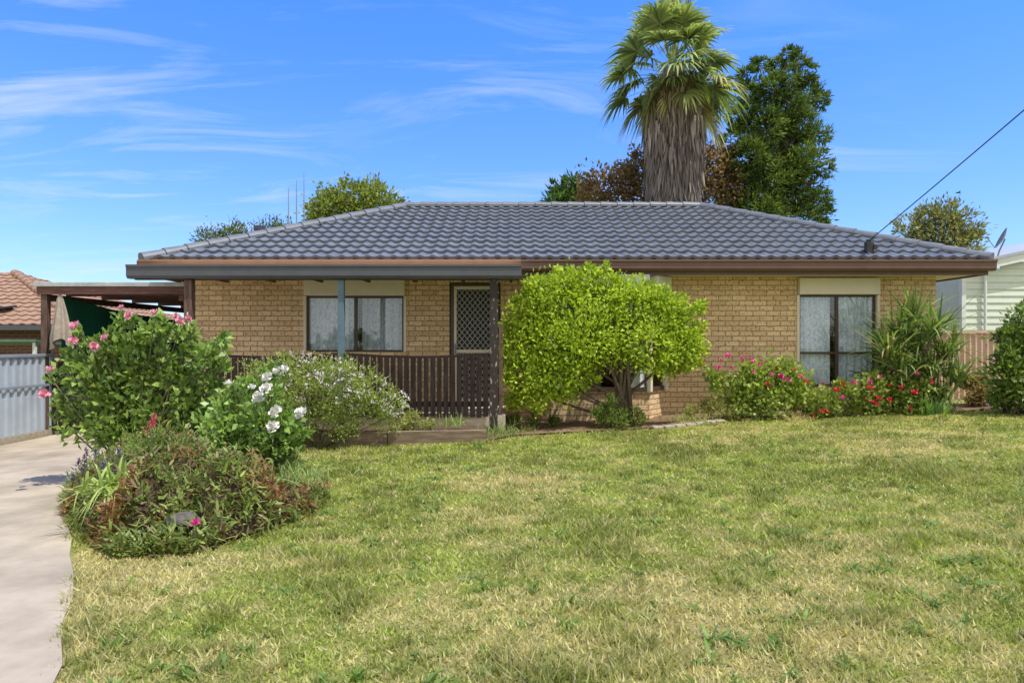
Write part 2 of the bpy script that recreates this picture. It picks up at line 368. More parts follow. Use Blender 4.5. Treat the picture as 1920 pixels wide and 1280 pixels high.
# ------------------------------------------------------------------ house
DF=11.9
house=thing('brick_house','single storey tan brick house with grey tiled hip roof and front verandah','house',(0.9,11.9,.1))
WT=2.622
opens=[(-3.61,-1.86,1.28,2.60),(-1.09,-.20,.40,2.53),(.30,2.66,.40,2.60),(4.97,6.39,.68,2.60)]
xb=sorted(set([-5.53,7.39]+[o[0] for o in opens]+[o[1] for o in opens])); zb=sorted(set([-.4,WT]+[o[2] for o in opens]+[o[3] for o in opens]))
mb=MB()
for i in range(len(xb)-1):
    xm=(xb[i]+xb[i+1])/2
    run=None
    for j in range(len(zb)-1):
        zm=(zb[j]+zb[j+1])/2
        solid=not any(o[0]<xm<o[1] and o[2]<zm<o[3] for o in opens)
        if solid and run is None: run=zb[j]
        if run is not None and (not solid or j==len(zb)-2):
            mb.box(xb[i],xb[i+1],DF,DF+.2,run,zb[j] if not solid else zb[j+1]); run=None
mb.box(-5.53,-5.33,DF+.2,18.2,-.4,WT).box(7.19,7.39,DF+.2,18.2,-.4,WT).box(-5.33,7.19,18.0,18.2,-.4,WT)
mb.build('wall',M['brick'],house,uv=True)
mb=MB().box(-5.33,7.19,DF+.2,18.0,.30,.38); mb.build('floor',M['deck'],house)
# roof
EL,ER,EY0,EY1=-6.1,7.9,11.3,18.82; d_=(EY1-EY0)/2; RZ=4.465; EZ=2.86
def tiled(mb,E0,E1,R0,R1,rows=12,period=.215,amp=.027,stp=.048,K=8):
    E0,E1,R0,R1=[np.array(p,float) for p in (E0,E1,R0,R1)]
    u=nrm(E1-E0); Lh=np.linalg.norm(E1-E0); upv=(R0-E0)-u*np.dot(R0-E0,u); n=nrm(np.cross(u,upv))
    sL=np.dot(R0-E0,u); sR=np.dot(R1-E0,u)
    S=np.arange(0,Lh+period/K,period/K)
    for i in range(rows):
        t0=i/rows;t1=(i+1)/rows; ed=[]; jt=random.uniform(-.006,.006)
        for t,rs in ((t0,-.004),(t0,stp+random.uniform(-.003,.003)),(t1,.0)):
            sl=sL*t; sr=Lh+(sR-Lh)*t; s=np.clip(S,sl,sr)
            ph=((s+jt)/period)%1.0; prof=np.where(ph<.55,np.sin(np.pi*ph/.55)**.8,-.15*np.sin(np.pi*(ph-.55)/.45))
            ed.append(E0+upv*t+u*s[:,None]+n*((prof*amp+rs)[:,None]))
        V=np.concatenate(ed); m=len(S); F=[]
        for k in range(m-1):
            if np.linalg.norm(V[m+k]-V[m+k+1])<1e-6 and np.linalg.norm(V[2*m+k]-V[2*m+k+1])<1e-6: continue
            F.append((k,k+1,m+k+1,m+k)); F.append((m+k,m+k+1,2*m+k+1,2*m+k))
        mb.add(V,F)
mb=MB(); a=(EL,EY0,EZ);b=(ER,EY0,EZ);c_=(ER,EY1,EZ);e=(EL,EY1,EZ);r0=(EL+d_,EY0+d_,RZ);r1=(ER-d_,EY0+d_,RZ)
tiled(mb,a,b,r0,r1); tiled(mb,b,c_,r1,r1); tiled(mb,c_,e,r1,r0); tiled(mb,e,a,r0,r0)
roof=mb.build('roof',M['tile'],house)
def caps(A,B,rad=.105,seg=.36):
    mb=MB(); A=np.array(A,float);B=np.array(B,float);L=np.linalg.norm(B-A);dv=(B-A)/L;sd=nrm(np.cross(dv,[0,0,1]));u=np.cross(sd,dv); n=int(L/seg)
    for i in range(n):
        p0=A+dv*(L*i/n-.03);p1=A+dv*(L*(i+1)/n); V=[]
        for p,rr in ((p0,rad*1.22),(p1,rad)):
            for k in range(9):
                an=-.25+ (math.pi+.5)*k/8; V.append(p+sd*rr*1.15*math.cos(an)+u*(rr*.85*math.sin(an)+.01))
        F=[(k,k+1,9+k+1,9+k) for k in range(8)]+[tuple(range(9))]
        mb.add(V,F)
    return mb
for A,B in ((r0,r1),(a,r0),(b,r1),(c_,r1),(e,r0)): caps(A,B).build('ridge_capping' if A is r0 else 'hip_capping',M['cap'],roof)
mb=MB().tube([(-5.17,14,3.1),(-5.17,14,3.70)],.09,14).tube([(-5.17,14,3.70),(-5.17,14,3.74)],[.125,.125],14).tube([(-5.17,14,3.77),(-5.17,14,3.85),(-5.17,14,3.88)],[.125,.125,.06],14)
mb.build('flue',M['flue'],roof)
MB().box(EL+.06,ER-.06,EY0+.04,EY1-.04,WT+.003,WT+.022).build('soffit',M['soffit'],house)
def gutter(x0,x1):
    y0,y1=EY0-.13,EY0+.02
    prof=[(y1,2.66),(y0+.05,2.66),(y0+.02,2.70),(y0+.02,2.79),(y0,2.81),(y0,2.845),(y0+.015,2.845),(y0+.02,2.80),(y1,2.80)]
    V=[(x,p[0],p[1]) for x in (x0,x1) for p in prof]; n=len(prof)
    return MB().add(V,[tuple(range(n))[::-1],tuple(range(n,2*n))]+[(i,(i+1)%n,n+(i+1)%n,n+i) for i in range(n)])
gutter(.15,ER+.05).build('gutter',M['brown'],house); gutter(EL-.03,.147).build('gutter',M['lit'],house)['label']='copper brown gutter above the verandah, reflected light in its colour'
MB().box(EL,ER,EY0+.023,EY0+.045,2.60,2.83).box(ER-.03,ER,EY0+.05,EY1,2.60,2.83).box(EL,EL+.03,EY0+.05,EY1,2.60,2.83).box(EL,ER,EY1-.02,EY1,2.60,2.83).build('fascia',M['brown'],house)
MB().box(ER+.002,ER+.13,EY0+.03,EY1,2.68,2.84).build('gutter',M['brown'],house)
MB().box(EL-.13,EL-.002,EY0+.03,EY1,2.68,2.84).build('gutter',M['brown'],house)
# windows
def curtain(x0,x1,y,z0,z1,par,per=.11,amp=.018):
    n=int((x1-x0)/.014); V=[]
    for i in range(n+1):
        x=x0+(x1-x0)*i/n; yy=y+amp*math.sin(2*math.pi*x/per+1.5*math.sin(x*7))
        V+=[(x,yy,z0),(x,yy+.006*math.sin(x*31),z1)]
    return MB().add(V,[(2*i,2*i+2,2*i+3,2*i+1) for i in range(n)]).build('curtain',M['curtain'],par,smooth=True)
def window(x0,x1,z0,z1,vx,hz,boxz,cur,fm='dkframe'):
    y=DF+.03; t=.032
    mb=MB().box(x0,x1,y,y+.06,z0,z0+t).box(x0,x1,y,y+.06,z1-t,z1).box(x0,x0+t,y,y+.06,z0+t,z1-t).box(x1-t,x1,y,y+.06,z0+t,z1-t)
    for v in vx: mb.box(v-.026,v+.026,y-.003,y+.063,z0+t,z1-t)
    for h in hz: mb.box(x0+t,x1-t,y+.004,y+.056,h-.02,h+.02)
    w=mb.build('window',M[fm],house,bevel=.004)
    MB().box(x0+t,x1-t,y+.020,y+.024,z0+t,z1-t).build('pane',M['glass'],w)
    for q in cur: curtain(q[0],q[1],y+.095+(q[2] if len(q)>2 else 0),z0+.02,z1-.02,w,amp=.034,per=.12)
    MB().box(x0-.03,x1+.03,DF-.09,DF+.10,z1+.004,boxz).build('shutter_box',M['cream'],w,bevel=.012)
    for a_,b_ in ((x0-.05,x0-.004),(x1+.004,x1+.05)): MB().box(a_,b_,DF-.03,DF+.06,z0,z1).build('shutter_guide',M['cream'],w,bevel=.004)
    MB().box(x0-.06,x1+.06,DF-.06,DF+.06,z0-.06,z0-.004).build('sill',M['brick'],w,uv=True,bevel=.006)
    return w
window(-3.58,-1.89,1.32,2.29,[-2.73],[],2.60,[(-3.55,-2.78),(-2.68,-1.70,.24)])
window(5.01,6.35,.72,2.31,[5.68],[1.30],2.60,[(5.04,5.58),(5.71,6.32)])
# door
dr=MB().box(-1.07,-1.02,DF-.01,DF+.08,.40,2.52).box(-.27,-.22,DF-.01,DF+.08,.40,2.52).box(-1.02,-.27,DF-.01,DF+.08,2.47,2.52).build('door',M['dkframe'],house)
mb=MB(); x0,x1,z0,z1=-1.015,-.275,.41,2.465
mb.box(x0,x0+.05,DF+.0,DF+.03,z0,z1).box(x1-.05,x1,DF,DF+.03,z0,z1).box(x0+.05,x1-.05,DF,DF+.03,z0,z0+.1).box(x0+.05,x1-.05,DF,DF+.03,z1-.06,z1).box(x0+.05,x1-.05,DF+.002,DF+.028,1.30,1.36)
mb.build('screen_frame',M['cream'],dr,bevel=.004)
mb=MB(); X0,X1,Z0,Z1=x0+.05,x1-.05,z0+.1,z1-.06
def diag(sgn):
    sp=.115
    for k in range(-60,60):
        pts=[]
        q=k*sp
        for X_ in (X0,X1):
            z=sgn*(X_-X0)*1.25+q+Z0
            if Z0<=z<=Z1: pts.append((X_,z))
        for z in (Z0,Z1):
            X_=X0+(z-Z0-q)/(sgn*1.25)
            if X0<X_<X1: pts.append((X_,z))
        if len(pts)>=2:
            (xa,za),(xb_,zb_)=pts[0],pts[1]
            if abs(xa-xb_)>.02: mb.beam((xa,DF+.014+.003*sgn,za),(xb_,DF+.014+.003*sgn,zb_),.011,.004,(0,-1,0))
diag(1);diag(-1)
mb.build('grille',M['grille'],dr)
MB().box(x0+.01,x1-.01,DF+.035,DF+.05,z0,z1).build('door_panel',M['screen'],dr)
MB().box(x0+.012,x0+.042,DF-.03,DF-.002,1.28,1.46).tube([(x0+.027,DF-.05,1.40),(x0+.12,DF-.05,1.40)],.01,8).build('handle',M['grey'],dr)
# bay window
bp=[(.30,DF-.002),(.66,11.42),(2.30,11.42),(2.66,DF-.002)]
MB().prism([(p[0],p[1]) for p in bp],-.3,.66).build('bay_wall',M['brick'],house,uv=True)
fr=MB()
for A,B in ((bp[0],bp[1]),(bp[1],bp[2]),(bp[2],bp[3])):
    A3=np.array([*A,0]);B3=np.array([*B,0]); n=3 if B is bp[2] else 1
    for zz in (.70,2.36): fr.beam(A3+[0,0,zz],B3+[0,0,zz],.06,.07)
    for k in range(1,n): 
        P=A3+(B3-A3)*k/n; fr.beam(P+[0,0,.735],P+[0,0,2.325],.05,.045,(0,1,0))
bay=fr.build('bay_window',M['dkframe'],house)
for p in bp: MB().tube([(p[0],p[1]+(0 if p[1]<11.8 else -.03),.662),(p[0],p[1]+(0 if p[1]<11.8 else -.03),2.40)],.055,6).build('corner_post',M['cream'],bay)
for A,B in ((bp[0],bp[1]),(bp[1],bp[2]),(bp[2],bp[3])):
    A3=np.array([*A,0.]);B3=np.array([*B,0.]); V=[A3+[0,0,.73],B3+[0,0,.73],B3+[0,0,2.33],A3+[0,0,2.33]]
    MB().add(V,[(0,1,2,3)]).build('pane',M['glass'],bay)
    dd=nrm(B3-A3); out=np.array([dd[1],-dd[0],0]); o2=out*.07
    MB().beam(A3+dd*.02+o2+[0,0,2.50],B3-dd*.02+o2+[0,0,2.50],.15,.22).build('shutter_box',M['pale'],bay,bevel=.012)
MB().prism([(p[0],p[1]) for p in bp],2.395,2.615).build('bay_head',M['cream'],bay)
curtain(.75,1.05,11.58,.7,2.35,bay); curtain(2.0,2.25,11.58,.7,2.35,bay)
# verandah
vx0,vx1,vy=-5.75,.14,10.15
prof=[(vy+.14,2.44),(vy+.05,2.44),(vy+.015,2.48),(vy+.015,2.60),(vy,2.615),(vy,2.645),(vy+.14,2.635)]
V=[(x,p[0],p[1]) for x in (vx0,vx1) for p in prof]; n=len(prof)
MB().add(V,[tuple(range(n))[::-1],tuple(range(n,2*n))]+[(i,(i+1)%n,n+(i+1)%n,n+i) for i in range(n)]).build('verandah_gutter',M['dkgrey'],house)
V=[];nn=240
for i in range(nn+1):
    x=vx0+.03+(vx1-vx0-.06)*i/nn; z=.009*math.sin(i*2*math.pi/8)
    V+=[(x,vy+.145,2.615+z),(x,EY0-.02,2.640+z)]
MB().add(V,[(2*i,2*i+2,2*i+3,2*i+1) for i in range(nn)]).build('verandah_roof',M['trim'],house,smooth=True)
mb=MB().box(vx0+.05,vx1-.03,10.30,10.38,2.43,2.56)
for k in range(8): 
    x=-5.5+k*.78; mb.box(x,x+.045,10.385,11.28,2.47,2.56)
mb.build('verandah_beam',M['post'],house)
MB().box(-4.93,-4.81,10.25,10.37,-.1,2.428).build('verandah_post',M['post'],house,bevel=.006)
MB().box(-2.62,-2.53,10.26,10.35,-.1,2.428).build('verandah_post',M['postblue'],house,bevel=.006)['label']='blue grey steel verandah post'
MB().box(-.335,-.215,10.25,10.37,-.1,2.428).build('verandah_post',M['peel'],house,bevel=.006)['label']='verandah post with peeling pale paint'
MB().box(-.20,-.14,10.27,10.34,-.1,1.75).build('verandah_post',M['post'],house,bevel=.004)['label']='short dark stub post'
MB().box(-5.5,-.1,10.26,DF-.003,-.1,.395).build('verandah_floor',M['deck'],house)
def railing(x0,x1):
    mb=MB(); n=int((x1-x0)/.098); w=(x1-x0)/n
    for k in range(n):
        x=x0+w*k+.012; sc=-.05*math.sin(math.pi*(k+.5)/n)+random.uniform(-.006,.006)
        mb.box(x,x+w-.026+random.uniform(-.004,.004),10.22,10.24,.37+random.uniform(-.01,.01),1.30+sc)
    r_=mb.build('verandah_railing',M['picket'],house)
    mm=MB(); q=8
    for k in range(q):
        f=lambda t:1.315-.05*math.sin(math.pi*t)
        mm.beam((x0+(x1-x0)*k/q,10.27,f(k/q)),(x0+(x1-x0)*(k+1)/q,10.27,f((k+1)/q)),.09,.035)
    mm.box(x0,x1,10.243,10.283,.52,.60).build('rail',M['picket'],r_)
railing(-4.80,-2.63); railing(-2.52,-.345)
cu=bpy.data.curves.new('num','FONT'); cu.body='1\n4'; cu.size=.16; cu.extrude=.004; cu.align_x='CENTER'; cu.space_line=.85
to=bpy.data.objects.new('tmp',cu); COL.objects.link(to); dg=bpy.context.evaluated_depsgraph_get(); me=bpy.data.meshes.new_from_object(to.evaluated_get(dg)); bpy.data.objects.remove(to)
no=bpy.data.objects.new('house_number',me); me.materials.append(M['number']); COL.objects.link(no); no.parent=house; no.rotation_euler=(RAD(90),0,0); no.location=Vector((-4.87,10.243,1.83))-house.location; no['label']='house number 14 on the corner post'
mb=MB().box(5.97,6.09,11.48,11.58,2.95,3.17).tube([(6.03,11.53,3.12),(6.03,11.53,3.22)],.045,8).beam((5.9,11.2,2.80),(6.0,11.5,3.0),.03,.03).box(6.08,6.14,11.46,11.52,3.05,3.13)
mb.build('cable_bracket',M['black'],house,bevel=.005)

# ------------------------------------------------------------------ sleepers, edging
t=thing('timber_edging','weathered timber sleeper wall edging the raised bed before the verandah','garden edging',(-1.73,9.58,.05))
MB().beam((-3.12,9.59,.11),(-1.75,9.58,.135),.07,.21,(0,0,1)).build('sleeper',M['sleeper'],t,bevel=.008)
MB().beam((-1.74,9.58,.137),(-.36,9.585,.16),.07,.21).build('sleeper',M['sleeper'],t,bevel=.008)
MB().box(-3.17,-3.10,9.63,9.69,-.1,.22).build('stake',M['sleeper'],t); MB().box(-1.78,-1.71,9.625,9.69,-.1,.23).build('stake',M['sleeper'],t)
mb=MB()
for k in range(7):
    x=2.1+k*.18; y=float(front_bed(x))-.03; mb.beam((x,y,gz(x)+.02),(x+.165,float(front_bed(x+.165))-.03,gz(x)+.022),.12,.07)
tag(mb.build('stone_edging',M['stone'],bevel=.02,origin=(2.6,10.4,.18)),'row of pale stone edging blocks curving below the lime green shrub','garden edging')

# ------------------------------------------------------------------ carport
cp=thing('carport','open timber carport with flat roof left of the brick house','carport',(-7.0,12.1,-.13))
MB().box(-8.36,-5.76,12.0,12.06,2.33,2.46).build('fascia',M['red'],cp,bevel=.005)
MB().box(-8.40,-5.74,11.97,12.07,2.463,2.54).build('flashing',M['flash'],cp,bevel=.008)
MB().box(-8.36,-5.80,12.08,18.6,2.47,2.52).build('roof',M['metalroof'],cp)
mb=MB()
for k in range(6): mb.box(-8.3,-5.80,12.7+k*1.1,12.78+k*1.1,2.34,2.465)
mb.box(-8.3,-8.22,12.08,18.5,2.22,2.335).box(-5.90,-5.82,12.08,18.5,2.22,2.335); mb.build('rafter',M['red'],cp)
for x,y in ((-8.25,12.08),(-8.25,18.4),(-5.86,18.4)): MB().box(x-.055,x+.055,y-.055,y+.055,-.4,2.33).build('post',M['post'],cp,bevel=.006)
mb=MB(); n=int(2.5/.11)
for k in range(n): mb.box(-8.17+k*.11,-8.17+k*.11+.085,12.12,12.14,-.08,1.12+random.uniform(-.01,.01))
gt=mb.box(-8.17,-5.75,12.143,12.18,.1,.18).box(-8.17,-5.75,12.143,12.18,.86,.94).build('gate',M['picket'],cp)
mb=MB()
for k in range(60): mb.box(-8.2+k*.045,-8.2+k*.045+.042,18.5,18.52,-.3,2.33)
mb.build('back_screen',M['picket'],cp)
V=[];nu,nv=40,8
for i in range(nu+1):
    t=i/nu; y=12.35+6.0*t; zt=2.31-.30*t-.10*math.sin(math.pi*t)
    for j in range(nv+1):
        q=j/nv; V.append((-8.17+.06*math.sin(t*17+q*3)*(q)+.02*math.sin(t*40),y,zt+(-.1-zt)*q))
ii=np.arange(len(V)).reshape(nu+1,nv+1); F=np.stack([ii[:-1,:-1],ii[1:,:-1],ii[1:,1:],ii[:-1,1:]],-1).reshape(-1,4)
tag(np_obj('shade_cloth',np.array(V),F,M['green'],smooth=True,origin=(-8.17,15,-.1)),'dark green shade cloth hanging along the carport side','shade cloth')
V=[];nu,nv=40,10; c0=at(112,548,11.95)
for j in range(nv+1):
    q=j/nv; rr=.02+.17*q**.8*(1 if q<.85 else .9)
    for i in range(nu):
        a_=2*math.pi*i/nu; r_=rr*(1+.28*math.sin(a_*7+q*2)+.1*math.sin(a_*3)); V.append((c0[0]+r_*math.cos(a_)+.03*q,c0[1]+r_*.6*math.sin(a_),c0[2]-.03-q*(.88+.10*math.sin(a_*2+1))))
F=[(j*nu+i,j*nu+(i+1)%nu,(j+1)*nu+(i+1)%nu,(j+1)*nu+i) for j in range(nv) for i in range(nu)]+[tuple(range(nu))]
tag(np_obj('hanging_cloth',V,F,M['rag'],smooth=True,origin=c0),'grey folded cloth hanging at the carport front corner','cloth')

# left boundary fence
lf=thing('steel_fence','pale blue grey ribbed steel fence beside the driveway','fence',(-8.25,9.5,-.15))
def ribbed(A,B,z0,z1,per=.12,dep=.03,zs=None):
    A=np.array(A,float);B=np.array(B,float);L=np.linalg.norm(B-A);d=(B-A)/L;nn=np.array([d[1],-d[0]]); V=[];s=0;pts=[]
    while s<L:
        for f,o in ((0,0),(.5,0),(.62,dep),(.88,dep)): 
            if s+f*per<L: pts.append((s+f*per,o))
        s+=per
    for s_,o in pts:
        p=A+d*s_+nn*o; V+=[(p[0],p[1],z0),(p[0],p[1],z1)]
    return MB().add(V,[(2*i,2*i+2,2*i+3,2*i+1) for i in range(len(pts)-1)])
for k in range(3):
    y0=4.9+k*2.42; ribbed((-8.22,y0+.04),(-8.22,y0+2.40),-.05,1.24,.17,.035).build('panel',M['fence'],lf)
    MB().box(-8.27,-8.17,y0-.03,y0+.03,-.2,1.29).build('post',M['fencerail'],lf)
    MB().box(-8.245,-8.165,y0+.032,y0+2.388,1.235,1.285).build('rail',M['fencerail'],lf,bevel=.005)
    MB().box(-8.183,-8.165,y0+.032,y0+2.388,.72,.76).build('rail',M['fencerail'],lf)
    MB().box(-8.26,-8.18,y0+.032,y0+2.388,-.25,-.055).build('plinth',M['stone'],lf)
MB().box(-8.27,-8.17,12.13,12.19,-.2,1.29).build('post',M['fencerail'],lf)

# left neighbour
nb=thing('neighbour_house','neighbouring house with brown tiled hip roof beyond the steel fence','house',(-17,18.5,-.3))
MB().box(-24,-11.8,18.5,27,-.5,1.95).build('wall',M['darkbrick'],nb,uv=True)
mb=MB(); A,B,Cc,Dd=(-25,18,1.93),(-11.3,18,1.93),(-11.3,27,1.93),(-25,27,1.93); Ra,Rb=(-21,22.4,3.75),(-16.3,22.4,3.75)
tiled(mb,A,B,Ra,Rb,14,.30,.03,.035,6); tiled(mb,B,Cc,Rb,Rb,14,.30,.03,.035,6); tiled(mb,Cc,Dd,Rb,Ra,6,.6,.03,.03,4); tiled(mb,Dd,A,Ra,Ra,6,.6,.03,.03,4)
nr=mb.build('roof',M['terra'],nb); caps(B,Rb,.12,.4).build('hip_capping',M['terra'],nr)
p=at(6,582,18.9); MB().beam(p+[-.25,-.2,.02],p+[.12,.25,.13],.5,.05).build('skylight',M['panel'],nr)
MB().box(-25,-11.3,17.9,18.02,1.80,1.93).build('gutter',M['dkgrey'],nb)
aw=thing('patio_awning','low green roofed garden awning behind the steel fence','awning',(-11,14.3,-.3))
MB().beam((-11,13.9,1.52),(-11,14.9,1.44),2.6,.05).build('roof',mat('awning_green',(.10,.17,.12),.5,.2,5),aw)
for x in (-9.80,-12.2): MB().box(x,x+.06,13.95,14.0,-.4,1.48).build('post',M['trim'],aw)
# right neighbour
nb=thing('weatherboard_house','pale weatherboard house with sloping metal roof right of the brick house','house',(13,15.5,.4))
def boards(x0,x1,y,z0,z1f,h=.15):
    mb=MB(); z=z0
    while z<z1f(x1):
        zt=z+h; xl=x0
        if z1f(x0)<zt:
            for q in np.linspace(x0,x1,200):
                if z1f(q)>=zt: xl=q;break
            else: break
        V=[(xl,y-.022,z),(x1,y-.022,z),(x1,y,zt),(xl,y,zt),(xl,y,z),(x1,y,z)]
        mb.add(V,[(0,1,2,3),(4,5,1,0)]); z=zt
    return mb
SL=.22
rake=lambda x:3.10+(x-10.0)*SL
boards(9.92,17,15.0,-.2,rake).build('front_wall',M['board'],nb)
MB().box(9.93,17,15.02,24,-.2,3.06).build('wall',M['board'],nb)
MB().box(9.86,9.95,14.96,15.06,-.2,3.05).build('corner_board',M['trim'],nb)
MB().beam((9.98,14.86,3.08),(17,14.86,3.08+7.02*SL),.05,.17,(0,0,1)).build('barge_board',M['trim'],nb)
MB().beam((9.94,19.4,3.19),(17,19.4,3.19+7.06*SL),9.2,.05).build('roof',M['metalroof'],nb)
MB().tube([(10.35,14.93,.2),(10.35,14.93,2.95)],.03,8).build('downpipe',M['trim'],nb)
lw=thing('neighbour_shed','pale weatherboard shed between the brick house and the weatherboard house','shed',(9.9,18,.4))
boards(9.9,12.2,17.9,-.2,lambda x:3.15).build('front_wall',M['board'],lw); MB().box(9.9,12.2,17.93,21,-.2,3.14).build('wall',M['board'],lw)
MB().box(9.8,12.3,17.7,21.2,3.16,3.24).build('roof',M['metalroof'],lw)
w_=MB().box(10.15,11.0,17.82,17.90,1.55,2.75).build('window',M['trim'],lw); MB().box(10.22,10.93,17.80,17.815,1.62,2.68).build('pane',M['panel'],w_)
# dish
ds=thing('satellite_dish','small grey satellite dish on the weatherboard house roof edge','satellite dish',at(1877,478,14.9))
p=at(1877,478,14.9); c0=at(1882,448,14.9)
MB().tube([p+[0,.15,-.12],p+[0,.05,.1],c0+[.03,.0,0]],.016,8).build('mast',M['grey'],ds)
ax=nrm(np.array([-.80,.35,.42])); a1=nrm(np.cross(ax,[0,0,1])); a2=np.cross(a1,ax); V=[];nr_=5;na=24
for i in range(nr_+1):
    q=i/nr_
    for k in range(na): V.append(c0+(a1*math.cos(k*2*math.pi/na)*.21+a2*math.sin(k*2*math.pi/na)*.24)*q+ax*(.06*q*q))
F=[(i*na+k,i*na+(k+1)%na,(i+1)*na+(k+1)%na,(i+1)*na+k) for i in range(nr_) for k in range(na)]
MB().add(V,F).build('dish',M['grey'],ds,smooth=True)
MB().tube([c0-a2*.24+ax*.06,c0-a2*.10+ax*.28],.008,6).beam(c0-a2*.10+ax*.25,c0-a2*.08+ax*.32,.04,.04).build('receiver_arm',M['grey'],ds)
# pink corrugated fence
pf=thing('corrugated_fence','pinkish corrugated iron fence at the right side of the brick house','fence',(9.2,13,.35))
V=[];n=260
for i in range(n+1):
    x=7.42+i*.0175; y=13.0+.022*math.sin(i*2*math.pi*.0175/.11); V+=[(x,y,.2),(x,y,1.66)]
MB().add(V,[(2*i,2*i+2,2*i+3,2*i+1) for i in range(n)]).build('sheet',M['fencepink'],pf,smooth=True)
MB().box(7.42,11.97,12.96,13.04,1.665,1.71).build('capping',M['fencepink'],pf)
# cable
A=np.array([6.03,11.53,3.2]);B=np.array([6.15,-4,8.25]); pts=[]
for i in range(41):
    t=i/40; q=A+(B-A)*t; q[2]-=4*.13*t*(1-t); pts.append(q)
tag(MB().tube(pts,.008,6).build('power_cable',M['wire'],origin=A),'black overhead power cable running down to the roof bracket','cable')
# antennas
for px,y0,lab in ((541,352,'shortest thin antenna mast, leftmost of the three above the roof'),(556,338,'middle thin antenna mast of the three above the roof'),(570,322,'tallest thin antenna mast, rightmost of the three above the roof')):
    p=at(px,y0,20.5); MB_=MB().tube([(p[0],20.5,-.2),(p[0],20.5,p[2]-.8),(p[0],20.5,p[2])],[.03,.018,.010],6).tube([(p[0]-.08,20.5,p[2]-1.0),(p[0]+.08,20.5,p[2]-1.0)],.008,5)
    tag(MB_.build('antenna_mast',M['grey'],origin=(p[0],20.5,-.2)),lab,'antenna','antenna masts behind the house')
# bird
bd=thing('bird','tiny dark bird flying in the sky above the right hand tree','bird',at(1797,362,40)); p=at(1797,362,40)
MB().tube([p+[-.14,0,0],p+[-.05,0,.02],p+[.06,0,.02],p+[.15,0,0]],[.01,.045,.04,.008],8).build('body',M['black'],bd,smooth=True)
for s_ in (-1,1): MB().add([p+[-.04,0,.02],p+[.06,0,.02],p+[.05,s_*.16,.10],p+[-.02,s_*.15,.10],p+[-.03,s_*.30,.06]],[(0,1,2,3),(3,2,4)]).build('wing',M['black'],bd)

# ------------------------------------------------------------------ trees
def tree(name,label,cat,D,trunk_px,blobs,n,L,W,c1,c2,seed,tr=.18,m='leaf',per=22,cl=.4,out=.7,up=.3,lo=.5,depth=1.0,limbs=7,group=None,squash=1.0,j=.35):
    r=np.random.default_rng(seed); bl=pb(blobs,D,depth,j)
    x0=(trunk_px-960)*D/FP; g0=float(gz(x0)); t=thing(name,label,cat,(x0,D,g0),group)
    cz=np.mean([b[2] for b in bl]); lowz=min(b[2]-b[5] for b in bl)
    cx=np.mean([b[0] for b in bl]); mb=MB()
    mb.tube([(x0,D,g0-.1),(x0+.05,D,g0+1),((x0*.6+cx*.4),D,(g0+cz)/2+.3),(cx,D,cz)],[tr*1.3,tr,tr*.8,tr*.4],9)
    for b in bl: 
        q=np.array(b[:3]); s0=np.array([x0*.5+cx*.5,D,min(cz,q[2])*.75+lowz*.2]); mb.tube([s0,(s0+q)/2+r.normal(size=3)*.15,q],[tr*.4,tr*.25,tr*.06],6)
    mb.build('trunk',M['bark'],t,smooth=True)
    V,F,C=clump(bl,n,L,W,c1,c2,r,per,cl,out,up,lo,squash)
    np_obj('crown',V,F,M[m],t,cols=C); return t
tree('green_tree','rounded yellow green tree behind the left slope of the roof','tree',24,660,[(620,400,44),(665,388,46),(705,385,42),(732,402,26),(600,420,30),(650,430,60),(700,425,50),(650,362,20),(690,358,18)],9500,.15,.09,(.06,.085,.022),(.25,.29,.06),101,up=.2,cl=.34)
tree('olive_tree','low dark olive tree behind the roof beside the flue','tree',26,450,[(395,460,28),(435,448,26),(470,446,20),(515,440,24),(545,440,22),(440,475,46),(500,470,46)],5000,.17,.055,(.04,.055,.022),(.15,.17,.06),102,cl=.5)
tree('copper_leaf_tree','bushy tree with bronze brown leaves behind the palm trunk','tree',23.5,1240,[(1130,355,42),(1165,348,38),(1110,375,32),(1205,335,40),(1200,290,20),(1345,320,38),(1345,360,42),(1350,295,25),(1270,320,60),(1250,380,70)],10500,.15,.09,(.06,.045,.025),(.29,.19,.09),103,cl=.38)
tree('small_conifer','small dark green conifer left of the bronze tree','tree',25,1065,[(1075,345,18),(1065,362,22),(1085,370,28),(1055,385,30),(1080,400,40),(1040,352,8)],2600,.26,.07,(.025,.055,.018),(.09,.15,.035),104,up=.6,out=1)
cyp=[(1475,104,12),(1498,112,15),(1455,126,16),(1425,122,14),(1400,140,13),(1505,142,22),(1450,165,28),(1410,175,26),(1515,180,26),(1540,190,14),(1475,205,36),(1395,215,28),(1425,240,38),(1495,240,36),(1532,252,22),(1380,265,28),(1460,285,44),(1405,300,38),(1515,305,32),(1545,320,15),(1365,325,24),(1445,345,48),(1385,350,34),(1495,360,38),(1538,375,20),(1370,385,28),(1420,400,48),(1485,420,54),(1545,400,16),(1475,150,24),(1455,240,36),(1475,330,40)]
tree('cypress_tree','tall dense dark green cypress behind the palm','tree',24,1455,cyp,42000,.20,.050,(.012,.033,.010),(.125,.175,.034),105,up=.15,out=1.1,tr=.28,cl=.32,per=30,lo=.35,squash=.5,depth=1.1,j=1.4)
tree('gum_tree','airy pale green tree beyond the weatherboard house','tree',32,1770,[(1710,430,26),(1740,412,26),(1775,405,28),(1810,425,26),(1770,440,38),(1820,455,22),(1730,455,28),(1790,470,40)],5200,.24,.09,(.08,.09,.035),(.23,.23,.09),106,cl=.42,per=14)

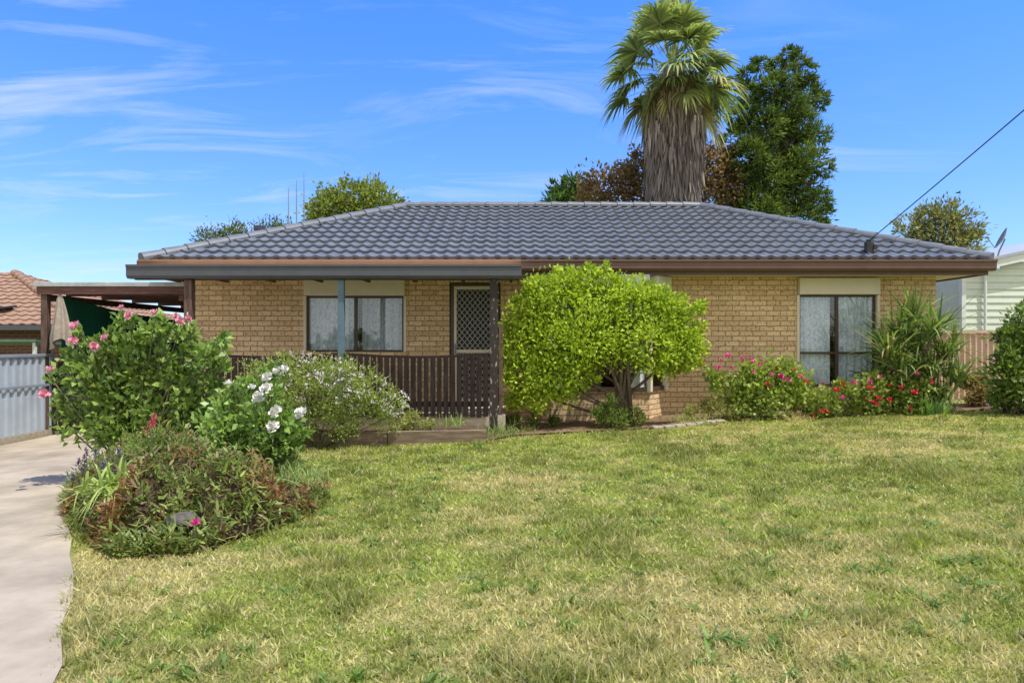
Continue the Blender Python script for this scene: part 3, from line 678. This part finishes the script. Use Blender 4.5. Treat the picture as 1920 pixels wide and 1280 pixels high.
# palm
def palm():
    r=np.random.default_rng(77); D=21.0; x0=(1263-960)*D/FP; g0=float(gz(x0)); t=thing('fan_palm','tall fan palm with a shaggy grey trunk rising behind the roof','palm tree',(x0,D,g0))
    zc=at(1263,122,D)[2]
    MB().tube([(x0,D,g0-.1),(x0,D,3.5),(x0,D,6.0),(x0,D,8.0),(x0,D,9.0),(x0,D,zc-.1)],[.55,.60,.62,.70,.56,.3],18).build('trunk',M['palmbark'],t,smooth=True)
    n=8200; q=r.random(n)**.9; z=3.2+(zc-.35-3.2)*q; a=r.uniform(0,2*np.pi,n)
    rad=np.interp(z,[3.2,4.5,6.0,7.4,8.3,9.0,9.7],[.64,.66,.70,.80,.84,.72,.5])*(.90+.18*r.random(n))*(1+.05*np.sin(a*3+z*2))
    P=np.stack([x0+rad*np.cos(a),D+rad*np.sin(a),z],1)
    Dv=np.stack([np.cos(a)*.03+.11*r.normal(size=n),np.sin(a)*.03+.11*r.normal(size=n),-np.ones(n)],1)
    v,f=strap_arrays(P,Dv,.28+.45*r.random(n),.050+.05*r.random(n),.05,r,3,.5)
    hue=r.random((n,1)); up=sstep(7.9,9.2,z)[:,None]
    c=(np.array([.22,.18,.155])*(1-hue)+np.array([.44,.39,.345])*hue)*(.5+.65*r.random((n,1))); c=c*(1-up)+np.array([.36,.29,.15])*up*(.5+.7*r.random((n,1)))
    np_obj('dead_frond_skirt',v,f,M['dry'],t,cols=np.repeat(c,8,0))
    def frond(base,dirv,pl,Rb,droop,c1,c2):
        dirv=nrm(dirv); V=[];F=[];C=[]
        tip=base+dirv*pl+np.array([0,0,-.12*pl*droop])
        s=nrm(np.cross(dirv,[0,0,1])+1e-4); nn=np.cross(s,dirv)
        V+=[base-s*.035,base+s*.035,tip+s*.02,tip-s*.02]; F+=[[0,1,2,3]]; C+=[np.array([.22,.25,.09])]*4
        K=28; sp=RAD(112)
        ad=nrm(dirv+np.array([0,0,-.25*droop]))
        s=nrm(np.cross(ad,[0,0,1])+.35*r.normal(size=3)+1e-4); s=nrm(s-ad*np.dot(s,ad)); nn=np.cross(s,ad)
        for k in range(K):
            th=-sp+2*sp*(k+.5)/K+r.normal()*.03; cs,sn=math.cos(th),math.sin(th)
            dv=ad*cs+s*sn+nn*(.22*abs(sn)+.05*(1 if k%2 else -1)); dv=nrm(dv)
            L=Rb*(.74+.26*max(0,cs))*(.85+.30*r.random()); wv=nrm(np.cross(dv,nn)); o=len(V)
            mixq=r.random(); cc=(c1*(1-mixq)+c2*mixq)*(.7+.6*r.random())
            dr=.42*droop+.22
            for j,(tt,w) in enumerate(((0.02,.012),(.35,.050),(.62,.040),(.84,.018),(1.0,.003))):
                p=tip+dv*L*tt+np.array([0,0,-1])*dr*L*(max(0,tt-.42)**1.7)*1.8
                V+=[p-wv*w,p+wv*w]; C+=[cc*(1 if tt<.8 else 1.2)]*2
            for j in range(4): F.append([o+2*j,o+2*j+1,o+2*j+3,o+2*j+2])
        np_obj('frond',np.array(V),np.array(F),M['leafgloss'],t,cols=np.array(C)*1.45)
    N=64; ga=math.pi*(3-5**.5)
    for i in range(N):
        q=(i+.5)/N; az=i*ga+r.normal()*.25; el=RAD(82-122*q**.85+r.normal()*8)
        dirv=np.array([math.cos(az)*math.cos(el),math.sin(az)*math.cos(el),math.sin(el)])
        base=np.array([x0,D,zc+.15-.75*q])+dirv*.18
        front=dirv[1]<-.45 and el<RAD(-8)
        dead=sstep(.82,1.0,q)*.6
        c1=np.array([.06,.09,.034])*(1-dead)+np.array([.20,.17,.07])*dead; c2=np.array([.28,.33,.12])*(1-dead)+np.array([.40,.35,.17])*dead
        frond(base,dirv,(.66+.80*r.random())*(1.1 if q<.35 else .97)*(.6 if front else 1),(.83+.30*r.random())*(.7 if front else 1),.3+.8*q,c1,c2)
    for i in range(14):
        az=i*ga*1.3; el=RAD(-38-24*r.random()); dirv=np.array([math.cos(az)*math.cos(el),math.sin(az)*math.cos(el),math.sin(el)])
        dd=r.random()
        frond(np.array([x0,D,zc-.5])+dirv*.25,dirv,.35+.35*r.random(),.65+.2*r.random(),1.3,np.array([.12,.12,.05])*(1-dd)+np.array([.22,.18,.08])*dd,np.array([.28,.28,.11])*(1-dd)+np.array([.44,.36,.18])*dd)
palm()

# ------------------------------------------------------------------ shrubs and flowers
def shrub(name,label,cat,D,base_px,blobs,n,L,W,c1,c2,seed,m='leaf',depth=.9,per=20,cl=.42,out=.6,up=.35,lo=.45,stemr=.018,stemm='bark',group=None,baseD=None,rnd=.8,ns=99,lean=.35):
    r=np.random.default_rng(seed); bl=pb(blobs,D,depth,.2); bx=(base_px-960)*D/FP; g0=float(gz(bx))+.02; t=thing(name,label,cat,(bx,D,g0),group)
    mb=MB()
    for b in bl[:ns]:
        q=np.array(b[:3]); s0=np.array([bx+r.normal()*.08,D+r.normal()*.06,g0-.05]); mid=s0*.45+q*.55+np.array([0,0,-.12])+r.normal(size=3)*.06
        mid[0]=bx+(q[0]-bx)*lean+r.normal()*.04
        mb.tube([s0,mid,q,q+nrm(q-mid)*b[3]*.6],[stemr*1.4,stemr,stemr*.6,stemr*.2],6)
    mb.build('stems',M[stemm],t,smooth=True)
    V,F,C=clump(bl,n,L,W,c1,c2,r,per,cl,out,up,lo,rnd=rnd)
    V[:,2]=np.maximum(V[:,2],gz(V[:,0])+.02)
    np_obj('foliage',V,F,M[m],t,cols=C); return t
def blossoms(t,pts,D,Rr,m,seed,kind='blossom',fn='rose',dj=.15):
    r=np.random.default_rng(seed)
    for q in pts:
        px,py=q[:2]; s_=q[2] if len(q)>2 else 1
        c=at(px,py,D+r.normal()*dj); R_=Rr*s_
        if fn=='rose': V,F=rose(c,np.array([r.normal()*.5,-.6+r.normal()*.25,.75]),R_,r)
        else: V,F=head(c,R_,16,r)
        np_obj(kind,V,F,M[m],t)
# big lime shrub
lime=[(1000,600,46),(1055,556,42),(1065,540,34),(1130,552,38),(1190,562,38),(1240,580,36),(1278,612,34),(1278,655,36),(1220,645,48),(1155,625,56),(1095,620,60),(1035,640,58),(980,650,40),(980,700,38),(1035,700,42),(965,725,28),(1080,675,40),(1238,680,26),(1150,660,34),(1270,682,22),(972,595,34),(1015,548,30),(1100,528,22),(968,750,20),(1008,738,30),(1050,728,30),(1150,540,22),(1215,560,26),(1262,580,26),(1292,635,24),(1090,712,26),(955,670,22),(1290,672,18)]
rs=np.random.default_rng(3)
lime+=[(960+360*u,(560-50*math.sin(math.pi*min(1,u*1.3)))+45*max(0,u-.45)+rs.normal()*8,9+5*rs.random()) for u in np.linspace(.03,.97,16)]+[(948,620,10),(942,660,10),(945,710,10),(955,768,10),(1312,610,10),(1316,650,9),(1308,688,10),(1200,690,9),(1120,715,10)]
t=shrub('lime_shrub','large rounded lime green shrub before the bay window','shrub',10.55,1172,lime,
 25000,.072,.042,(.125,.195,.018),(.40,.48,.055),201,depth=.95,per=18,cl=.46,lo=.45,stemr=.026,ns=16,lean=.16)
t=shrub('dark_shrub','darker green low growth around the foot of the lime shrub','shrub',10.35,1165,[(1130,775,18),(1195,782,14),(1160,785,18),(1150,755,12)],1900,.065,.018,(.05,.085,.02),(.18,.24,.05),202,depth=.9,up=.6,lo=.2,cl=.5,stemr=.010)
# pink rose
t=shrub('pink_rose_bush','tall leafy rose bush with pink blooms beside the driveway','rose bush',7.4,260,
 [(160,690,26),(210,645,20),(262,640,20),(300,622,16),(345,645,20),(388,668,18),(335,700,32),(265,700,34),(195,735,34),(130,745,20),(150,795,24),(215,805,34),(290,790,38),(350,760,34),(408,645,12),(248,602,9),(308,602,9),(400,725,20),(380,790,26),(116,700,12),(235,760,32),(180,650,9),(345,612,8),(105,780,10),(412,690,10),(200,690,24),(300,670,22),(140,640,7),(225,597,7),(275,612,8),(100,745,8),(362,625,8),(430,665,8),(150,625,7),(125,665,7),(420,640,7),(92,705,6)],
 5200,.085,.056,(.045,.085,.02),(.26,.37,.085),203,m='leafgloss',stemm='stem',cl=.72,per=10,lo=.15,stemr=.010,depth=1.1)
PK=[(143,612,1.0),(176,650,.9),(198,634,.85),(243,592,.9),(228,577,.6),(293,588,.9),(337,604,.95),(97,694,.85),(82,740,.95),(136,640,.9),(352,598,.7),(330,592,.5)]
blossoms(t,PK,7.0,.060,'pink',301,dj=.06)
for px,py,_ in PK:
    p=at(px,py,7.0); q=at(px*.5+130,py*.35+490,7.35); MB().tube([p,(p+q)/2+[0,0,.03],q],[.004,.006,.008],5).build('flower_stem',M['stem'],t)
# white rose
t=shrub('white_rose_bush','rose bush with large white blooms in front of the mauve daisy bush','rose bush',6.45,490,[(455,740,18),(500,735,16),(480,785,28),(530,790,20),(440,800,26),(500,830,34),(430,850,32),(555,790,10),(505,700,10),(425,760,18),(545,830,18),(565,810,10),(410,800,22),(470,720,9)],2800,.07,.046,(.055,.10,.022),(.27,.39,.10),204,m='leafgloss',stemm='stem',cl=.78,per=9,lo=.15,stemr=.008,depth=1.3)
blossoms(t,[(486,746,1.1),(517,773,1.0),(513,801,1.0),(522,697,.8),(501,708,.85),(568,775,1.15),(499,728,.85),(533,692,.6),(428,722,.7),(472,727,.6)],6.15,.064,'white',302,dj=.05)
# mauve daisy
t=shrub('daisy_bush','sprawling grey green bush dotted with pale mauve flowers before the verandah','flowering bush',9.45,600,[(480,705,30),(530,695,32),(590,700,36),(640,705,34),(690,725,30),(735,755,26),(500,745,45),(580,750,52),(660,765,46),(460,735,26),(720,785,26),(560,790,40),(640,795,32),(440,760,30)],14000,.05,.017,(.10,.14,.03),(.33,.40,.11),205,stemm='stem',per=22,cl=.40,up=.5,stemr=.010)
def scatter_flowers(t,n,D,poly,Rr,m,seed,name='flowers'):
    r=np.random.default_rng(seed); Vs=[];Fs=[];o=0
    for _ in range(n):
        i=r.integers(len(poly)); px,py,rp=poly[i]; a_=r.uniform(0,6.28); q=r.random()**.5
        px2=px+rp*q*math.cos(a_); py2=py+rp*q*math.sin(a_)*.9
        c=at(px2,py2,D-.45+.35*q*q+r.normal()*.07)
        V,F=head(c,Rr*(.7+.6*r.random()),7,r); Vs.append(V);Fs.append(F+o);o+=len(V)
    ob=np_obj(name,np.concatenate(Vs),np.concatenate(Fs),M[m],t); ob['kind']='stuff'
scatter_flowers(t,300,9.5,[(500,705,42),(560,692,40),(610,695,40),(650,705,38),(700,730,36),(740,755,28),(530,725,45),(650,740,45),(590,720,50)],.020,'mauve',401)
# geraniums
t=shrub('geranium_clump','leafy geranium clump with magenta pink flowers left of the right window','geranium',11.05,1430,[(1395,715,26),(1430,705,28),(1470,695,26),(1490,725,30),(1380,755,32),(1440,750,36),(1500,755,26),(1345,715,14),(1330,700,9),(1405,690,14)],4200,.065,.058,(.075,.115,.022),(.32,.40,.09),206,stemm='stem',per=10,cl=.66,stemr=.008,lo=.15)
blossoms(t,[(1365,668),(1350,676,.7),(1393,672,.8),(1408,676,.9),(1425,684,.7),(1372,690,.6),(1465,706,1.0),(1447,700,.7),(1478,712,.8),(1500,706,.8),(1348,690,.8),(1413,696,.6)],10.62,.055,'magenta',303,'flower_head','head')
blossoms(t,[(1440,720,.8),(1512,715,.9),(1487,692,.8),(1456,690,.8)],10.62,.05,'redf',304,'flower_head','head')
t=shrub('geranium_clump','low red geranium clump spreading under the right window','geranium',10.9,1640,[(1550,755,24),(1590,740,20),(1632,728,22),(1680,738,22),(1720,728,18),(1610,770,24),(1660,765,24),(1530,768,18),(1710,770,20),(1690,712,10),(1575,722,9),(1640,708,9)],3600,.064,.054,(.075,.115,.022),(.30,.36,.085),207,stemm='stem',per=9,cl=.7,stemr=.008,lo=.15)
r_=np.random.default_rng(8)
blossoms(t,[(1540+210*r_.random(),708+66*r_.random(),.4+.6*r_.random()) for _ in range(18)]+[(1540,770,.8),(1525,780,.6),(1570,730,.9),(1690,728,1.0),(1715,735,.9)],10.52,.050,'redf',305,'flower_head','head')
blossoms(t,[(1630,715,.9),(1600,718,.8),(1720,700,.7),(1650,706,.7),(1578,745,.8)],10.52,.050,'magenta',306,'flower_head','head')
# spiky plant
def spiky():
    r=np.random.default_rng(91); D=11.1; bx=(1715-960)*D/FP; g0=float(gz(bx)); t=thing('spiky_plant','tall full clump of long arching strap leaves right of the right window','spiky plant',(bx,D,g0)); parts=[]; mb=MB()
    for px,py,n,s_ in [(1715,604,62,1.2),(1688,630,68,1.2),(1748,626,68,1.2),(1668,665,78,1.15),(1718,658,86,1.2),(1775,665,78,1.15),(1690,700,88,1.1),(1742,700,88,1.1),(1650,715,74,1.05),(1788,712,74,1.05),(1715,745,80,1.0),(1765,748,70,.95),(1672,752,64,.95)]:
        c=at(px,py,D+r.normal()*.16); mb.tube([(bx+(c[0]-bx)*.7+r.normal()*.06,D,g0-.03),((bx+c[0])/2,D,(g0+c[2])/2-.1),c],[.03,.025,.02],7)
        a=r.uniform(0,6.28,n); el=r.uniform(.40,1.53,n)
        Dv=np.stack([np.cos(a)*np.cos(el),np.sin(a)*np.cos(el),np.sin(el)],1)
        v,f=strap_arrays(c+r.normal(size=(n,3))*np.array([.06,.06,.05]),Dv,(.44+.34*r.random(n))*s_,.046,.10+.65*r.random(n),r,6,.55)
        tn=r.random((n,1)); cc=np.array([.09,.155,.04])*(1-tn)+np.array([.33,.43,.14])*tn; dry=(r.random(n)<.06)[:,None]; cc=np.where(dry,np.array([.50,.41,.23]),cc)
        parts.append((v,f,np.repeat(cc,14,0)))
    mb.build('stems',M['stem'],t,smooth=True); V,F,C=merge(parts); V[:,2]=np.maximum(V[:,2],gz(V[:,0])+.03); np_obj('leaves',V,F,M['leaf'],t,cols=C)
spiky()
def tuft(name,label,cat,px,py,D,n,L,W,c1,c2,seed,bend=.5,spread=.08,lo=.5,group=None,m='leaf'):
    r=np.random.default_rng(seed); x=(px-960)*D/FP; g0=float(gz(x)) if py is None else at(px,py,D)[2]
    a=r.uniform(0,6.28,n); el=r.uniform(lo,1.5,n); P=np.array([x,D,g0])+r.normal(size=(n,3))*np.array([spread,spread,0]); 
    Dv=np.stack([np.cos(a)*np.cos(el),np.sin(a)*np.cos(el),np.sin(el)],1)
    v,f=strap_arrays(P,Dv,L*(.6+.6*r.random(n)),W*(.7+.6*r.random(n)),bend*(.5+r.random(n)),r,5,.5)
    tn=r.random((n,1)); c=(np.array(c1)*(1-tn)+np.array(c2)*tn)*1.3
    tag(np_obj(name,v,f,M[m],cols=np.repeat(c,12,0),origin=(x,D,g0)),label,cat,group)
tuft('iris_clump','bright green upright iris leaves below the spiky plant','iris',1745,None,10.75,80,.45,.035,(.06,.13,.03),(.20,.32,.08),501,.2,.12,.9)
tuft('strappy_plant','pale green strap leaved plant at the driveway edge of the bed','strappy plant',225,915,5.4,150,.45,.024,(.13,.21,.04),(.40,.47,.15),502,.7,.10,.2)
tuft('strappy_plant','small green strap leaved plant in the middle of the ground cover','strappy plant',455,905,5.9,90,.30,.018,(.10,.18,.04),(.30,.40,.12),508,.6,.12,.4)
tuft('grass_tuft','fine green grass tuft growing through the right side of the ground cover','grass tuft',560,900,5.9,160,.34,.009,(.12,.19,.05),(.34,.40,.14),509,.6,.14,.5)
tuft('grass_tuft','fine grass tuft growing through the ground cover below the pink rose','grass tuft',345,905,5.8,160,.36,.009,(.12,.19,.05),(.34,.40,.14),510,.6,.16,.5)
tuft('grass_tuft','tall pale grass tuft by the stone edging right of the lime shrub','grass tuft',1290,None,10.75,130,.42,.012,(.16,.22,.05),(.40,.42,.18),503,.6,.16,.6)
tuft('grass_tuft','small green grass tuft behind the sleepers near the middle of the verandah','grass tuft',845,700+98,9.75,90,.30,.012,(.12,.19,.04),(.30,.38,.12),504,.5,.10,.6)
tuft('grass_tuft','shaggy green grass tuft at the right end of the sleepers','grass tuft',935,None,10.0,150,.42,.013,(.09,.14,.035),(.24,.32,.10),505,.5,.16,.6)
tuft('grass_tuft','dry straw grass tuft left of the low red geraniums','grass tuft',1490,None,10.75,110,.32,.012,(.30,.24,.10),(.42,.38,.18),506,.7,.14,.4)
tuft('grass_tuft','thin dry grass tuft under the left side of the lime shrub','grass tuft',985,None,10.35,90,.30,.012,(.18,.19,.07),(.36,.34,.16),507,.6,.14,.5)
t=shrub('leafy_shrub','dark leafy shrub at the right edge of the lawn','shrub',10.4,1905,[(1895,630,22),(1925,605,26),(1880,665,20),(1915,665,32),(1890,705,32),(1930,715,40),(1880,740,22),(1960,660,50),(1960,740,50),(1905,755,26)],5600,.095,.05,(.04,.075,.018),(.19,.27,.055),208,m='leafgloss',cl=.5,per=14,lo=.3)
t=shrub('red_leaf_plant','low bronze leaved plant beside the corrugated fence','plant',11.6,1830,[(1825,735,18),(1845,725,16),(1815,715,12),(1840,745,16)],900,.08,.05,(.09,.07,.03),(.26,.20,.08),209,stemr=.006)
t=shrub('low_plant','low green ground plant at the foot of the bay wall','plant',10.7,1010,[(960,790,14),(1000,785,14),(1040,790,10)],700,.06,.03,(.06,.09,.02),(.18,.22,.06),210,stemr=.004)
t=shrub('low_plant','low dry herb left of the stone edging','plant',10.9,1340,[(1330,765,16),(1360,772,14),(1300,772,12)],900,.055,.02,(.12,.14,.04),(.32,.32,.12),211,stemr=.004)
t=shrub('low_plant','small yellow green plant between the sleepers and daisy bush','plant',9.72,790,[(770,790,16),(800,795,12),(740,800,12)],900,.05,.022,(.12,.15,.04),(.34,.36,.13),212,stemr=.004)
# lavender and valerian
def spikes(name,label,cat,D,blobs,heads,m,seed,bpx,c1,c2,hl=.07,hr=.012,n=2600):
    t=shrub(name,label,cat,D,bpx,blobs,n,.055,.011,c1,c2,seed,stemm='stem',per=16,up=.9,stemr=.005,lo=.2,cl=.6); r=np.random.default_rng(seed+1)
    for px,py in heads:
        c=at(px,py,D-.25+r.normal()*.05); n_=34; q=np.linspace(0,1,n_)[:,None]; P=c+np.array([.02*r.normal(),0,1])*q*hl+np.clip(r.normal(size=(n_,3)),-1.3,1.3)*hr*.8*np.array([1,1,.3])*(1.2-q)
        V,F=leaf_arrays(P,r.normal(size=(n_,3))+[0,0,.6],.022,.014,r); np_obj('flower_spike',V,F,M[m],t)
        MB().tube([c+[0,.02,-.25],c+[0,0,.02]],.003,4).build('flower_stem',M['stem'],t)
    return t
r_=np.random.default_rng(33)
spikes('lavender_bush','grey green lavender with dusky violet spikes at the driveway edge','lavender',6.2,[(165,905,26),(195,890,28),(145,930,22),(225,880,24),(150,960,18)],[(135+110*r_.random(),850+66*r_.random()) for _ in range(16)],'violet',601,175,(.06,.08,.04),(.18,.22,.11),hl=.06,hr=.010)
spikes('valerian_plant','green plant with crimson flower spikes below the pink rose','valerian',6.55,[(290,835,30),(340,850,30),(250,845,26),(320,885,34),(400,870,32),(450,880,30),(500,870,28),(540,875,20)],[(285,800),(290,792),(355,862),(330,888),(392,880),(281,806)],'valerian',603,300,(.06,.10,.03),(.24,.34,.085),.075,.02,5000)
# ice plant ground cover
def hmound(x,y,u): return (1-np.abs(2*u-1)**3)*sstep(4.68,5.2,y)*(.04+.52*sstep(.28,.75,fbm(x*3.2,y*3.2,8,3)))
def iceplant():
    r=np.random.default_rng(66); y=r.uniform(4.66,7.3,26000); l=bed_l(y); R_=bed_r(y); u=r.random(len(y)); x=l-.06+(R_-l+.16)*u+.16*(fbm(y*4,u*3,71,3)-.5)
    hm=hmound(x,y,u)
    k=r.random(len(y))<(-.15+1.35*fbm(x*2.8,y*2.8,12,3)); x,y,hm=x[k],y[k],hm[k]; n=len(x)
    P=np.stack([x,y,gz(x)+.03+hm+.055*r.normal(size=n)],1); P[:,2]=np.maximum(P[:,2],gz(x)+.02)
    Dv=r.normal(size=(n,3))*np.array([.9,.9,.5])+np.array([0,-.25,.7])
    v,f=strap_arrays(P,Dv,.045+.065*r.random(n),.016+.012*r.random(n),.1,r,3,.45)
    z=fbm(x*3.1,y*3.1,55,3); tn=np.clip((z-.53)*4+.28*r.normal(size=n),0,1)[:,None]; gg=r.random((n,1))
    c=(np.array([.14,.20,.05])*(1-gg)+np.array([.35,.43,.12])*gg)*(1-tn)+np.array([.38,.13,.09])*tn; br=(r.random(n)<.11)[:,None]; c=np.where(br,np.array([.36,.25,.16]),c)*(.5+.8*r.random((n,1)))
    tag(np_obj('ground_cover',v,f,M['leaf'],cols=np.repeat(c,8,0)),'reddish green succulent ground cover spilling around the rose bed','ground cover',kind='stuff')
    V=[];ys_=np.linspace(4.72,7.4,60)
    for yy in ys_:
        l=float(bed_l(yy));R1=float(bed_r(yy))
        for k in range(41):
            u=k/40; xx=l+(R1-l)*u; h=float(hmound(np.array(xx),np.array(yy),np.array(u)))
            V.append((xx,yy,float(gz(xx))+.036+max(0,h-.08)))
    V=np.array(V); ii=np.arange(len(V)).reshape(60,41); F=np.stack([ii[:-1,:-1],ii[:-1,1:],ii[1:,1:],ii[1:,:-1]],-1).reshape(-1,4)
    tag(np_obj('garden_mound',V,F,M['soil'],cols=soilcol(V[:,0],V[:,1])*.8,smooth=True),'mounded dark soil under the ground cover','garden bed',kind='structure')
iceplant()
def rock(px,py,D,sx,sy,sz,seed,label):
    r=np.random.default_rng(seed); V=[];F=[];na,nb_=14,8; c=at(px,py,D)
    for i in range(nb_+1):
        th=math.pi*i/nb_
        for k in range(na):
            ph=2*math.pi*k/na; q=1+.22*math.sin(3*ph+seed)+.12*r.normal()*math.sin(th)
            V.append(c+np.array([sx*math.sin(th)*math.cos(ph)*q,sy*math.sin(th)*math.sin(ph)*q,sz*math.cos(th)]))
    F=[(i*na+k,(i+1)*na+k,(i+1)*na+(k+1)%na,i*na+(k+1)%na) for i in range(nb_) for k in range(na)]
    tag(np_obj('rock',V,F,M['rock'],bevel=0,origin=c),label,'rock')
rock(345,975,5.05,.13,.10,.06,3,'flat dark grey rock among the ground cover by the magenta flower')
rock(262,1000,5.0,.06,.07,.07,4,'small upright dark rock at the lawn edge of the ground cover')
r=np.random.default_rng(4); fl=thing('ice_plant_flower','single bright magenta flower on the ground cover','flower',at(367,990,4.82)); c=at(367,980,4.80)
V,F=rose(c,(0,-.5,.8),.032,r); np_obj('bloom',V,F,M['magenta'],fl); MB().tube([c+[0,.02,-.1],c],.004,5).build('stem',M['stem'],fl)

# ------------------------------------------------------------------ light, sky, camera
S=Vector((.36,-.22,.90)).normalized(); el=math.asin(S.z); az=math.atan2(S.x,S.y)
sl=bpy.data.lights.new('sun','SUN'); sl.energy=5.0; sl.angle=RAD(.5); sl.color=(1,.945,.845)
so=bpy.data.objects.new('sun',sl); COL.objects.link(so); so.rotation_euler=S.to_track_quat('Z','Y').to_euler(); so.location=(5,5,30)
w=bpy.data.worlds.new('World'); scene.world=w; w.use_nodes=True; nt=w.node_tree; N=nt.nodes; L=nt.links
bg=N['Background']; bg.inputs['Strength'].default_value=.15
sk=N.new('ShaderNodeTexSky'); sk.sky_type='NISHITA'; sk.sun_disc=False; sk.sun_elevation=el; sk.sun_rotation=az; sk.air_density=1.0; sk.dust_density=.4; sk.ozone_density=2.0
tc=N.new('ShaderNodeTexCoord'); sp=N.new('ShaderNodeSeparateXYZ'); L.new(tc.outputs['Generated'],sp.inputs[0])
mr=N.new('ShaderNodeMapRange'); mr.inputs['From Min'].default_value=.02; mr.inputs['From Max'].default_value=.42; L.new(sp.outputs['Z'],mr.inputs['Value'])
tm=N.new('ShaderNodeMixRGB'); tm.inputs[1].default_value=(.84,1.0,1.36,1); tm.inputs[2].default_value=(.54,1.10,2.15,1); L.new(mr.outputs[0],tm.inputs[0])
ti=N.new('ShaderNodeMixRGB'); ti.blend_type='MULTIPLY'; ti.inputs[0].default_value=1; L.new(sk.outputs[0],ti.inputs[1]); L.new(tm.outputs[0],ti.inputs[2])
ad=N.new('ShaderNodeMath'); ad.operation='ADD'; ad.inputs[1].default_value=.12; L.new(sp.outputs['Z'],ad.inputs[0])
mxm=N.new('ShaderNodeMath'); mxm.operation='MAXIMUM'; mxm.inputs[1].default_value=.04; L.new(ad.outputs[0],mxm.inputs[0])
dx=N.new('ShaderNodeMath'); dx.operation='DIVIDE'; L.new(sp.outputs['X'],dx.inputs[0]); L.new(mxm.outputs[0],dx.inputs[1])
dy=N.new('ShaderNodeMath'); dy.operation='DIVIDE'; L.new(sp.outputs['Y'],dy.inputs[0]); L.new(mxm.outputs[0],dy.inputs[1])
cb=N.new('ShaderNodeCombineXYZ'); L.new(dx.outputs[0],cb.inputs[0]); L.new(dy.outputs[0],cb.inputs[1])
mp=N.new('ShaderNodeMapping'); mp.inputs['Rotation'].default_value=(0,0,RAD(35)); mp.inputs['Scale'].default_value=(.6,1.6,1); L.new(cb.outputs[0],mp.inputs[0])
n1=N.new('ShaderNodeTexNoise'); n1.inputs['Scale'].default_value=1.7; n1.inputs['Detail'].default_value=10; n1.inputs['Roughness'].default_value=.62; n1.inputs['Distortion'].default_value=1.0; L.new(mp.outputs[0],n1.inputs['Vector'])
n2=N.new('ShaderNodeTexNoise'); n2.inputs['Scale'].default_value=.45; n2.inputs['Detail'].default_value=2; L.new(cb.outputs[0],n2.inputs['Vector'])
bx_=N.new('ShaderNodeMath'); bx_.operation='MULTIPLY_ADD'; bx_.inputs[1].default_value=-.22; L.new(sp.outputs['X'],bx_.inputs[0]); L.new(n2.outputs['Fac'],bx_.inputs[2])
r1=N.new('ShaderNodeValToRGB'); r1.color_ramp.elements[0].position=.48; r1.color_ramp.elements[1].position=.86; L.new(n1.outputs['Fac'],r1.inputs[0])
r2=N.new('ShaderNodeValToRGB'); r2.color_ramp.elements[0].position=.40; r2.color_ramp.elements[1].position=.60; L.new(bx_.outputs[0],r2.inputs[0])
mu=N.new('ShaderNodeMath'); mu.operation='MULTIPLY'; L.new(r1.outputs[0],mu.inputs[0]); L.new(r2.outputs[0],mu.inputs[1])
# unseen bright cloud bank added behind the camera as soft fill for the facade
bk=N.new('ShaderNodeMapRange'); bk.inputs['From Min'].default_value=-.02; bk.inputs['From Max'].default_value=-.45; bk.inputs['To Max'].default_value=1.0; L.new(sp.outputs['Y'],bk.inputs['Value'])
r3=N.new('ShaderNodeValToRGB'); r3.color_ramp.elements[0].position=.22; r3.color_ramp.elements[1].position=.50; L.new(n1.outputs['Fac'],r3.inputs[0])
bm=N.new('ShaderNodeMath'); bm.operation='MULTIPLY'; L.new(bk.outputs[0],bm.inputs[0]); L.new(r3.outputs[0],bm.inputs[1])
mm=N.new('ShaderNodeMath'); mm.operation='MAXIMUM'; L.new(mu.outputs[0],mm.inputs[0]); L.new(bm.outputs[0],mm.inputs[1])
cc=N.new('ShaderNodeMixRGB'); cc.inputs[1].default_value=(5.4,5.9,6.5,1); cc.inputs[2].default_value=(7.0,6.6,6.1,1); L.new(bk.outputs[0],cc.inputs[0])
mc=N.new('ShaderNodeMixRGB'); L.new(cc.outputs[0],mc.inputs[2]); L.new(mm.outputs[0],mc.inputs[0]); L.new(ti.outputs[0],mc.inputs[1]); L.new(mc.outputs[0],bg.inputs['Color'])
cam=bpy.data.cameras.new('camera'); co=bpy.data.objects.new('camera',cam); COL.objects.link(co); co.location=(0,0,CZ); co.rotation_euler=(RAD(90),0,0); cam.lens=24; cam.sensor_width=36; cam.clip_end=3000; cam.clip_start=.05
scene.camera=co
scene.view_settings.view_transform='Standard'; scene.view_settings.look='None'; scene.view_settings.exposure=0
